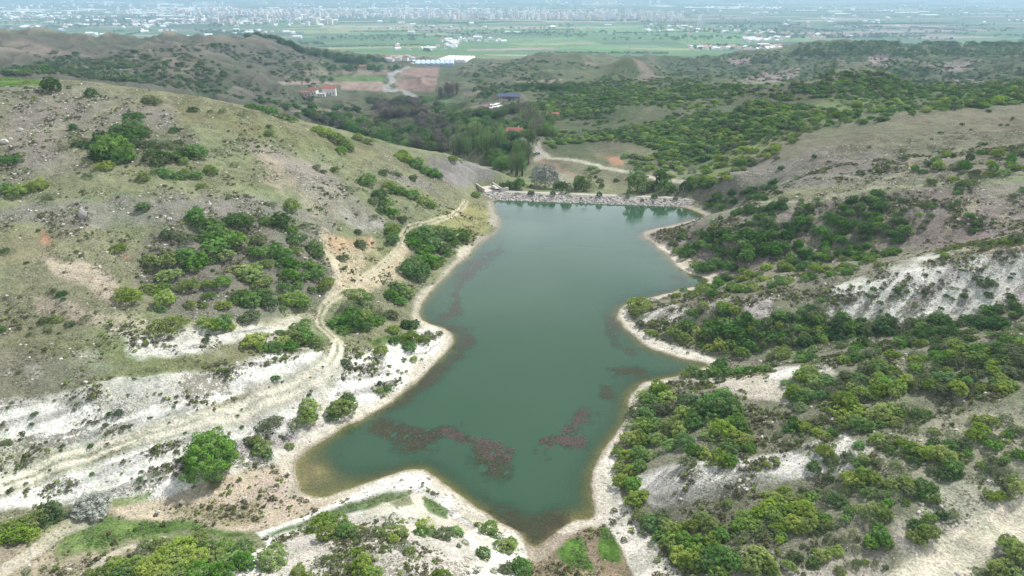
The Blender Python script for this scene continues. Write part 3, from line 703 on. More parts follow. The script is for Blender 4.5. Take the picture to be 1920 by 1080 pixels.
# ------------------------------------------------------------------ terrain mesh
def build_terrain():
    X = np.stack([GX, GY, H], -1).reshape(-1, 3)
    idx = np.arange(NA * NB).reshape(NB, NA)
    F = np.stack([idx[:-1, :-1], idx[:-1, 1:], idx[1:, 1:], idx[1:, :-1]], -1).reshape(-1, 4)
    me = np_mesh("terrain", X, F)
    add_attr(me, "cover", "FLOAT_COLOR", np.concatenate([col, np.ones(col.shape[:2] + (1,))], -1))
    add_attr(me, "tuft", "FLOAT", tuft); add_attr(me, "stone", "FLOAT", stone)
    m, t, out = mat("ground"); N = NT(t)
    geo = N.n("ShaderNodeNewGeometry"); P = geo.outputs["Position"]
    base = N.n("ShaderNodeAttribute", attribute_name="cover").outputs["Color"]
    tf = N.n("ShaderNodeAttribute", attribute_name="tuft").outputs["Fac"]
    st = N.n("ShaderNodeAttribute", attribute_name="stone").outputs["Fac"]
    big = N.noise(P, 0.35, 4, .6); fine = N.noise(P, 2.2, 4, .65); patch = N.noise(P, 0.9, 3, .6)
    c = N.mix(1.0, base, N.n("ShaderNodeCombineXYZ", {0: N.ramp(fine, .25, .75, .6, 1.4), 1: N.ramp(fine, .25, .75, .6, 1.39), 2: N.ramp(fine, .25, .75, .62, 1.36)}).outputs[0], 'MULTIPLY')
    c = N.mix(1.0, c, N.n("ShaderNodeCombineXYZ", {0: N.ramp(big, .3, .7, .86, 1.12), 1: N.ramp(big, .3, .7, .9, 1.1), 2: N.ramp(big, .3, .7, .84, 1.12)}).outputs[0], 'MULTIPLY')
    # low dry herbs: dark olive spots, crowding where 'tuft' is high
    v1 = N.n("ShaderNodeTexVoronoi", {"Vector": P, "Scale": 2.6, "Randomness": 1.0})
    v1.feature = 'F1'
    r1 = N.math('MULTIPLY', N.math('MULTIPLY', tf, N.ramp(patch, .30, .70, .25, 1.6)), 0.72)
    spot = N.math('SUBTRACT', r1, v1.outputs["Distance"])
    spot = N.math('ADD', spot, N.math('MULTIPLY', N.math('SUBTRACT', N.noise(P, 5.0, 2), .5), .5))
    spot = N.ramp(spot, -.02, .07)
    c = N.mix(N.math('MULTIPLY', spot, .68), c, N.mix(N.noise(P, .15, 2), (.115, .115, .065), (.17, .145, .11)))
    # loose pale stones with dark gaps
    v2 = N.n("ShaderNodeTexVoronoi", {"Vector": P, "Scale": 1.5, "Randomness": 1.0})
    sel = N.n("ShaderNodeSeparateColor", {0: v2.outputs["Color"]}).outputs[0]
    on = N.math('LESS_THAN', sel, N.math('MULTIPLY', st, N.ramp(patch, .35, .65, .15, .9)))
    sp = N.math('MULTIPLY', on, N.ramp(v2.outputs["Distance"], .34, .22))
    c = N.mix(N.math('MULTIPLY', sp, .75), c, N.mix(.45, N.mix(1.0, c, (1.75, 1.72, 1.7), 'MULTIPLY'), (.44, .42, .40)))
    sep = N.n("ShaderNodeSeparateXYZ", {0: P})
    h1 = N.math('ADD', N.math('MULTIPLY', fine, .16), N.math('MULTIPLY', big, .7))
    h1 = N.math('ADD', h1, N.math('ADD', N.math('MULTIPLY', spot, .22), N.math('MULTIPLY', sp, .22)))
    bump = N.n("ShaderNodeBump", {"Height": h1, "Strength": 0.9, "Distance": 1.0})
    bs = N.n("ShaderNodeBsdfPrincipled", {"Base Color": c, "Roughness": .95, "Specular IOR Level": .15, "Normal": bump.outputs[0]})
    t.links.new(bs.outputs[0], out.inputs[0])
    me.materials.append(m)
    o = link(bpy.data.objects.new("terrain", me))
    tag(o, kind="structure", label="grassy and chalky hills around the reservoir with the farmed plain beyond")
    return o
terrain = build_terrain()

# ------------------------------------------------------------------ water
def build_water():
    st = 0.8
    xs = np.arange(LX.min() - 6, LX.max() + 6, st); ys = np.arange(LY.min() - 6, LY.max() + 6, st)
    WX, WY = np.meshgrid(xs, ys)
    s_ = lake_sd(WX, WY)
    depth = np.where(s_ < 1, -height(WX, WY), 0)
    wm_ = weed_mask(WX, WY) * (fbm(WX, WY, 2.2, 3, 44) > -.5)
    depth = np.where(depth > .25, depth * (1 - wm_) + np.minimum(depth, .42) * wm_, depth)   # water standing over the weed
    keep = s_ < 2.6
    kq = keep[:-1, :-1] & keep[:-1, 1:] & keep[1:, 1:] & keep[1:, :-1]
    idx = np.arange(WX.size).reshape(WX.shape)
    F = np.stack([idx[:-1, :-1], idx[:-1, 1:], idx[1:, 1:], idx[1:, :-1]], -1)[kq]
    used = np.unique(F); rm = np.full(WX.size, -1); rm[used] = np.arange(len(used))
    Vv = np.stack([WX.ravel(), WY.ravel(), np.zeros(WX.size)], -1)[used]
    me = np_mesh("reservoir_water", Vv, rm[F])
    add_attr(me, "depth", "FLOAT", depth.ravel()[used])
    m, t, out = mat("water"); N = NT(t)
    P = N.n("ShaderNodeNewGeometry").outputs["Position"]
    dep = N.n("ShaderNodeAttribute", attribute_name="depth").outputs["Fac"]
    dep = N.math('MAXIMUM', dep, 0.0)
    cloud = N.math('SUBTRACT', 1.0, N.n("ShaderNodeMath", {0: N.math('MULTIPLY', dep, -1.15)}, operation='EXPONENT').outputs[0])
    murk = N.mix(N.noise(P, .022, 4, .6), (.034, .080, .046), (.044, .097, .054))
    murk = N.mix(N.ramp(dep, .1, 1.1), (.085, .10, .040), murk)
    body = N.n("ShaderNodeBsdfDiffuse", {"Color": murk})
    tr = N.n("ShaderNodeBsdfTransparent", {"Color": (.88, .92, .80, 1)})
    under = N.n("ShaderNodeMixShader", {0: cloud, 1: tr.outputs[0], 2: body.outputs[0]})
    rip = N.noise(P, 1.6, 3, .6); swell = N.noise(P, .12, 2)
    mp = N.n("ShaderNodeMapping", {"Vector": P, "Rotation": (0, 0, .5), "Scale": (.35, 1.3, 1)}).outputs[0]
    wind = N.ramp(N.noise(mp, .035, 4, .55), .42, .62)
    bump = N.n("ShaderNodeBump", {"Height": N.math('ADD', N.math('MULTIPLY', rip, .03), N.math('MULTIPLY', swell, .10)), "Strength": N.math("ADD", N.math("MULTIPLY", wind, .55), .12), "Distance": 1.0})
    gl = N.n("ShaderNodeBsdfGlossy", {"Color": (1, 1, 1, 1), "Roughness": N.math("ADD", N.math("MULTIPLY", wind, .14), .03), "Normal": bump.outputs[0]})
    fr = N.n("ShaderNodeFresnel", {"IOR": 1.42})
    sh = N.n("ShaderNodeMixShader", {0: N.math('MULTIPLY', fr.outputs[0], 1.0, True), 1: under.outputs[0], 2: gl.outputs[0]})
    t.links.new(sh.outputs[0], out.inputs[0])
    me.materials.append(m)
    o = link(bpy.data.objects.new("reservoir_water", me))
    tag(o, kind="structure", label="still murky green water of the reservoir")
build_water()
# ------------------------------------------------------------------ dam, spillway
def box_bm(bm_list, x0, x1, y0, y1, z0, z1):
    bm_list.append((x0, x1, y0, y1, z0, z1))
def boxes_mesh(name, boxes, M_=None):
    V_, F_ = [], []
    for (x0, x1, y0, y1, z0, z1) in boxes:
        b = len(V_)
        V_ += [(x0,y0,z0),(x1,y0,z0),(x1,y1,z0),(x0,y1,z0),(x0,y0,z1),(x1,y0,z1),(x1,y1,z1),(x0,y1,z1)]
        F_ += [(b,b+3,b+2,b+1),(b+4,b+5,b+6,b+7),(b,b+1,b+5,b+4),(b+1,b+2,b+6,b+5),(b+2,b+3,b+7,b+6),(b+3,b,b+4,b+7)]
    V_ = np.array(V_, float)
    if M_ is not None: V_ = V_ @ np.array(M_.to_3x3()).T + np.array(M_.translation)
    return np_mesh(name, V_, F_, smooth=False)
def simple_mat(name, c, rough=.85, var=.15, scale=.6, spec=.3):
    m, t, out = mat(name); N = NT(t)
    P = N.n("ShaderNodeTexCoord").outputs["Object"]
    nn = N.noise(P, scale, 5, .6)
    cc = N.mix(nn, tuple(x * (1 - var) for x in c), tuple(min(1, x * (1 + var)) for x in c))
    bs = N.n("ShaderNodeBsdfPrincipled", {"Base Color": cc, "Roughness": rough, "Specular IOR Level": spec})
    t.links.new(bs.outputs[0], out.inputs[0])
    return m
DL = np.array(at_z(912, 374, 0)); DR = np.array(at_z(1296, 388, 0))
DU = (DR - DL) / np.linalg.norm(DR - DL); DN = np.array([-DU[1], DU[0]]); DLEN = float(np.linalg.norm(DR - DL))
PROF = [(-9, -4.0), (-4, -1.8), (0.4, 0.0), (2.2, 0.9), (4.6, 1.9), (5.0, 2.05), (10.6, 2.05), (11.2, 1.9), (16, 0.5), (22, -3.5), (30, -8)]
def dam_z(q): return np.interp(q, [p[0] for p in PROF], [p[1] for p in PROF])
def dam_pt(l, q): return DL + DU * l + DN * q
def build_dam():
    ls = np.arange(-10, DLEN + 12, .9); qs = np.unique(np.concatenate([np.arange(-9, 30, .9), [5.0, 5.4, 10.6, 11.2]]))
    Lg, Qg = np.meshgrid(ls, qs)
    bend = 2.0 * np.sin(np.clip(Lg / DLEN, 0, 1) * math.pi)
    X_ = DL[0] + DU[0] * Lg + DN[0] * (Qg + bend * 0); Y_ = DL[1] + DU[1] * Lg + DN[1] * Qg
    Z_ = dam_z(Qg) + fbm(X_, Y_, 3, 3, 5) * .35 * (np.abs(Qg - 8) > 3)
    Vv = np.stack([X_, Y_, Z_], -1).reshape(-1, 3); n0, n1_ = X_.shape
    idx = np.arange(n0 * n1_).reshape(n0, n1_)
    F = np.stack([idx[:-1, :-1], idx[:-1, 1:], idx[1:, 1:], idx[1:, :-1]], -1).reshape(-1, 4)
    me = np_mesh("earth_dam", Vv, F)
    me.materials.append(simple_mat("dam_earth", (.20, .18, .155), .95, .3, .5))
    o = link(bpy.data.objects.new("earth_dam", me))
    tag(o, "low earth and rubble dam closing the far end of the reservoir", "dam")
    # crest track
    Vv = []; F = []
    ls = np.arange(2, DLEN + 4, 1.2)
    for i, l in enumerate(ls):
        w_ = 1.5 + .25 * math.sin(l * .7)
        for q in (8.2 - w_, 8.2, 8.2 + w_):
            p = dam_pt(l, q); Vv.append((p[0], p[1], 2.07 + (.05 if q == 8.2 else .03)))
    for i in range(len(ls) - 1):
        for k in range(2): F.append((3*i+k, 3*i+k+1 + 0, 3*i+k+4, 3*i+k+3))
    me = np_mesh("crest_track", Vv, F); me.materials.append(simple_mat("crest_gravel", (.42, .41, .34), .95, .12, .9))
    tag(link(bpy.data.objects.new("crest_track", me)), "pale gravel track along the top of the dam", kind="structure")
build_dam()
CONC = simple_mat("concrete", (.52, .49, .44), .85, .12, .8)
def build_spillway():
    root = link(bpy.data.objects.new("spillway", None))
    x, y = at_z(928, 352, 3.0)
    root.location = (float(x), float(y), 0); root.rotation_euler = (0, 0, R(24))
    tag(root, "pale concrete spillway channel with side walls at the left end of the dam", "spillway")
    def part(nm, bx):
        me = boxes_mesh(nm, bx); me.materials.append(CONC); link(bpy.data.objects.new(nm, me), root)
    part("floor_slab", [(-7, 1.2, -4, 26, -1.0, 2.6)])
    part("side_wall", [(1.2, 1.8, -5, 27, -1.5, 4.0)])
    part("side_wall", [(-7.6, -7, -3.5, 27, -1.5, 4.2)])
    part("weir", [(-7, 1.2, 7, 7.8, 2.6, 3.1)])
    part("wing_wall", [(1.8, 5.4, -5.2, -4.6, -2.5, 3.8), (4.8, 5.4, -4.6, 2, -2.5, 3.6)])
    part("deck", [(-1.5, 1.1, -3.9, 3.0, 3.35, 3.65), (-1.5, -1.3, -3.9, 3.0, 3.65, 4.3)])
build_spillway()

# ------------------------------------------------------------------ foliage prototypes (kept outside the scene, copied or instanced from here)
FOL = {  # kind: (dark, light)
 0: ((.074,.165,.030), (.22,.41,.080)), 1: ((.15,.235,.038), (.37,.49,.10)), 2: ((.048,.110,.032), (.14,.27,.068)),
 3: ((.30,.33,.28), (.56,.59,.52)), 4: ((.10,.14,.06), (.235,.30,.13)),
 5: ((.12,.20,.065), (.27,.37,.14)), 6: ((.028,.052,.030), (.055,.085,.048)), 7: ((.15,.13,.115), (.25,.22,.19)),
}
FM = {}
for k, (dk, lt) in FOL.items():
    m, t, out = mat("foliage_" + "green yellowgreen darkgreen silver olive poplar conifer bare".split()[k]); N = NT(t)
    ti = N.n("ShaderNodeAttribute", attribute_name="tint").outputs["Fac"]
    oi = N.n("ShaderNodeObjectInfo").outputs["Random"]
    f = N.math('ADD', N.math('MULTIPLY', ti, .9), N.math('MULTIPLY', N.math('SUBTRACT', oi, .5), .7), True)
    f = N.math('ADD', f, .1, True)
    c = N.mix(f, dk, lt)
    hs = N.n("ShaderNodeHueSaturation", {"Hue": N.ramp(N.math('FRACT', N.math('MULTIPLY', oi, 7.13)), 0, 1, .485, .515, False), "Saturation": N.ramp(N.math('FRACT', N.math('MULTIPLY', oi, 3.7)), 0, 1, .78, 1.05, False), "Value": N.ramp(N.math('FRACT', N.math('MULTIPLY', oi, 13.7)), 0, 1, .8, 1.15, False), "Color": c})
    d = N.n("ShaderNodeBsdfDiffuse", {"Color": hs.outputs[0]}); tr = N.n("ShaderNodeBsdfTranslucent", {"Color": hs.outputs[0]})
    sh = N.n("ShaderNodeMixShader", {0: .34, 1: d.outputs[0], 2: tr.outputs[0]})
    t.links.new(sh.outputs[0], out.inputs[0]); FM[k] = m
BARK = simple_mat("bark", (.13, .10, .075), .9, .3, 3)
def fib(n_):
    i = np.arange(n_) + .5
    ph = np.arccos(1 - 2 * i / n_); th = math.pi * (1 + 5 ** .5) * i
    return np.stack([np.cos(th) * np.sin(ph), np.sin(th) * np.sin(ph), np.cos(ph)], 1)
def crown_arrays(seed, nl, tiles, shape, tile, lobe=.30, z0=.1, zmin=-.35, gap=.0, core=True):
    """leaf tiles on the surface of many small lobes spread over an uneven crown; returns verts, quads, tint"""
    r_ = np.random.default_rng(seed)
    base = fib(int(nl * 1.35)); base = base[base[:, 2] > zmin][:nl]
    base = base + r_.normal(0, .09, base.shape)
    ang_ = np.arctan2(base[:, 1], base[:, 0])
    out_r = 1 + .16 * np.sin(ang_ * 2 + r_.uniform(0, 6)) + .10 * np.sin(ang_ * 3 + r_.uniform(0, 6)) + r_.normal(0, .09, len(base))
    cen = base * (out_r * (1 - lobe * .75))[:, None]
    V_, F_, T_ = [], [], []
    lt = r_.uniform(0, 1, len(cen))
    for c_, t_, b_ in zip(cen, lt, base):
        if r_.uniform() < gap: continue
        lr = lobe * r_.uniform(.7, 1.25)
        q = r_.normal(0, 1, (tiles, 3)); q /= np.linalg.norm(q, axis=1)[:, None]
        q = q + b_ * .55 + np.array([0, 0, .25]); q /= np.linalg.norm(q, axis=1)[:, None]
        pos = c_ + q * lr * r_.uniform(.8, 1.12, (tiles, 1))
        nrm = q + r_.normal(0, .38, q.shape); nrm /= np.linalg.norm(nrm, axis=1)[:, None]
        rv = r_.normal(0, 1, q.shape)
        t1 = np.cross(nrm, rv); t1 /= np.linalg.norm(t1, axis=1)[:, None]; t2 = np.cross(nrm, t1)
        s = tile * r_.uniform(.6, 1.3, (tiles, 1))
        b0 = sum(len(v) for v in V_)
        quad = np.stack([pos - t1 * s, pos - t2 * s * .7, pos + t1 * s, pos + t2 * s * .7], 1).reshape(-1, 3)
        V_.append(quad); F_.append(np.arange(tiles * 4).reshape(-1, 4) + b0)
        T_.append(np.repeat(np.clip(t_ + r_.normal(0, .22, tiles), 0, 1), 4))
    if core:
        cv = fib(60); th = np.arctan2(cv[:, 1], cv[:, 0])
    V_ = np.concatenate(V_); F_ = np.concatenate(F_); T_ = np.concatenate(T_)
    V_ = V_ * np.array(shape); V_[:, 2] += z0 - V_[:, 2].min()
    return V_, F_, T_
def limb_arrays(path, radii, seg=6):
    V_, F_ = [], []
    P_ = [Vector(p) for p in path]
    for i, p in enumerate(P_):
        d = (P_[min(i + 1, len(P_) - 1)] - P_[max(i - 1, 0)]).normalized()
        a_ = d.orthogonal().normalized(); b_ = d.cross(a_)
        for k in range(seg):
            an = 2 * math.pi * k / seg
            V_.append(tuple(p + (a_ * math.cos(an) + b_ * math.sin(an)) * radii[i]))
    for i in range(len(P_) - 1):
        for k in range(seg):
            F_.append((i * seg + k, i * seg + (k + 1) % seg, (i + 1) * seg + (k + 1) % seg, (i + 1) * seg + k))
    return V_, F_
def limbs_mesh(name, limbs):
    V_, F_ = [], []
    for path, rad in limbs:
        v, f = limb_arrays(path, rad); b = len(V_); V_ += v; F_ += [tuple(i + b for i in q) for q in f]
    me = np_mesh(name, V_, F_); me.materials.append(BARK); return me
def fol_mesh(name, arr, kind):
    me = np_mesh(name, arr[0], arr[1], smooth=False); add_attr(me, "tint", "FLOAT", arr[2]); me.materials.append(FM[kind]); return me
BUSH_ARR = [crown_arrays(100 + i, [78, 66, 90, 60, 72][i], 44, [(1, 1, .78), (1, .85, .7), (.95, 1, .95), (1, .9, .62), (1, 1, .85)][i], .066, [.215, .235, .20, .24, .22][i], .05, gap=[.04, .12, .03, .16, .08][i]) for i in range(5)]
SPARSE_ARR = [crown_arrays(150 + i, 40, 26, (1, .95, .7), .075, .30, .05, gap=.2) for i in range(2)]
BUSH = {k: [fol_mesh("bush_foliage", a_, k) for a_ in (SPARSE_ARR + BUSH_ARR[:2] if k == 4 else BUSH_ARR)] for k in (0, 1, 2, 3, 4, 5)}
def stems(seed):
    r_ = random.Random(seed); L_ = []
    for i in range(6):
        a_ = i * 1.05 + r_.uniform(-.3, .3); rr = r_.uniform(.35, .6)
        L_.append(([(0.05 * math.cos(a_), .05 * math.sin(a_), -.15), (.3 * rr * math.cos(a_), .3 * rr * math.sin(a_), .3), (rr * math.cos(a_), rr * math.sin(a_), .8)], [.05, .035, .012]))
    return limbs_mesh("branches", L_)
STEM = [stems(i) for i in range(3)]
# trees
def tree_trunk(seed, h=1.0, top=.75, r0=.05, n_=7):
    r_ = random.Random(seed); L_ = [([(0, 0, -.06), (.01, .01, h * .3), (-.01, .015, h * .55), (.0, 0, h * top)], [r0, r0 * .75, r0 * .5, r0 * .2])]
    for i in range(n_):
        a_ = i * 2.4 + r_.uniform(-.3, .3); z = h * (.3 + .4 * i / n_); l = h * r_.uniform(.2, .32)
        L_.append(([(0, 0, z), (l * .5 * math.cos(a_), l * .5 * math.sin(a_), z + l * .4), (l * math.cos(a_), l * math.sin(a_), z + l * .9)], [r0 * .45, r0 * .3, r0 * .1]))
    return limbs_mesh("trunk", L_)
BROAD_ARR = [crown_arrays(200 + i, [60, 48, 70][i], 60, (.50, .47, .43), .044, [.29, .32, .27][i], .1, zmin=-.7, gap=.06) for i in range(3)]
POP_ARR = [crown_arrays(220 + i, 80, 40, (.17, .17, .47), .030, .26, .05, zmin=-.95, gap=.1) for i in range(3)]
CON_ARR = []
for i in range(2):
    v, f, t_ = crown_arrays(240 + i, 90, 34, (.2, .2, .44), .022, .22, .06, zmin=-.95)
    zz = (v[:, 2] - .05) / .95; v[:, :2] *= np.clip(1.45 - 1.35 * zz, .08, 2)[:, None]; CON_ARR.append((v, f, t_))
BROAD = {k: [fol_mesh("crown", a_, k) for a_ in BROAD_ARR] for k in (0, 1, 2, 3, 4, 5, 7)}
POPLAR = {k: [fol_mesh("crown", a_, k) for a_ in POP_ARR] for k in (5, 0, 7, 2)}
CONIFER = {6: [fol_mesh("crown", a_, 6) for a_ in CON_ARR]}
TRUNK = [tree_trunk(i) for i in range(3)]
PTRUNK = [tree_trunk(10 + i, 1.0, .95, .028, 3) for i in range(2)]

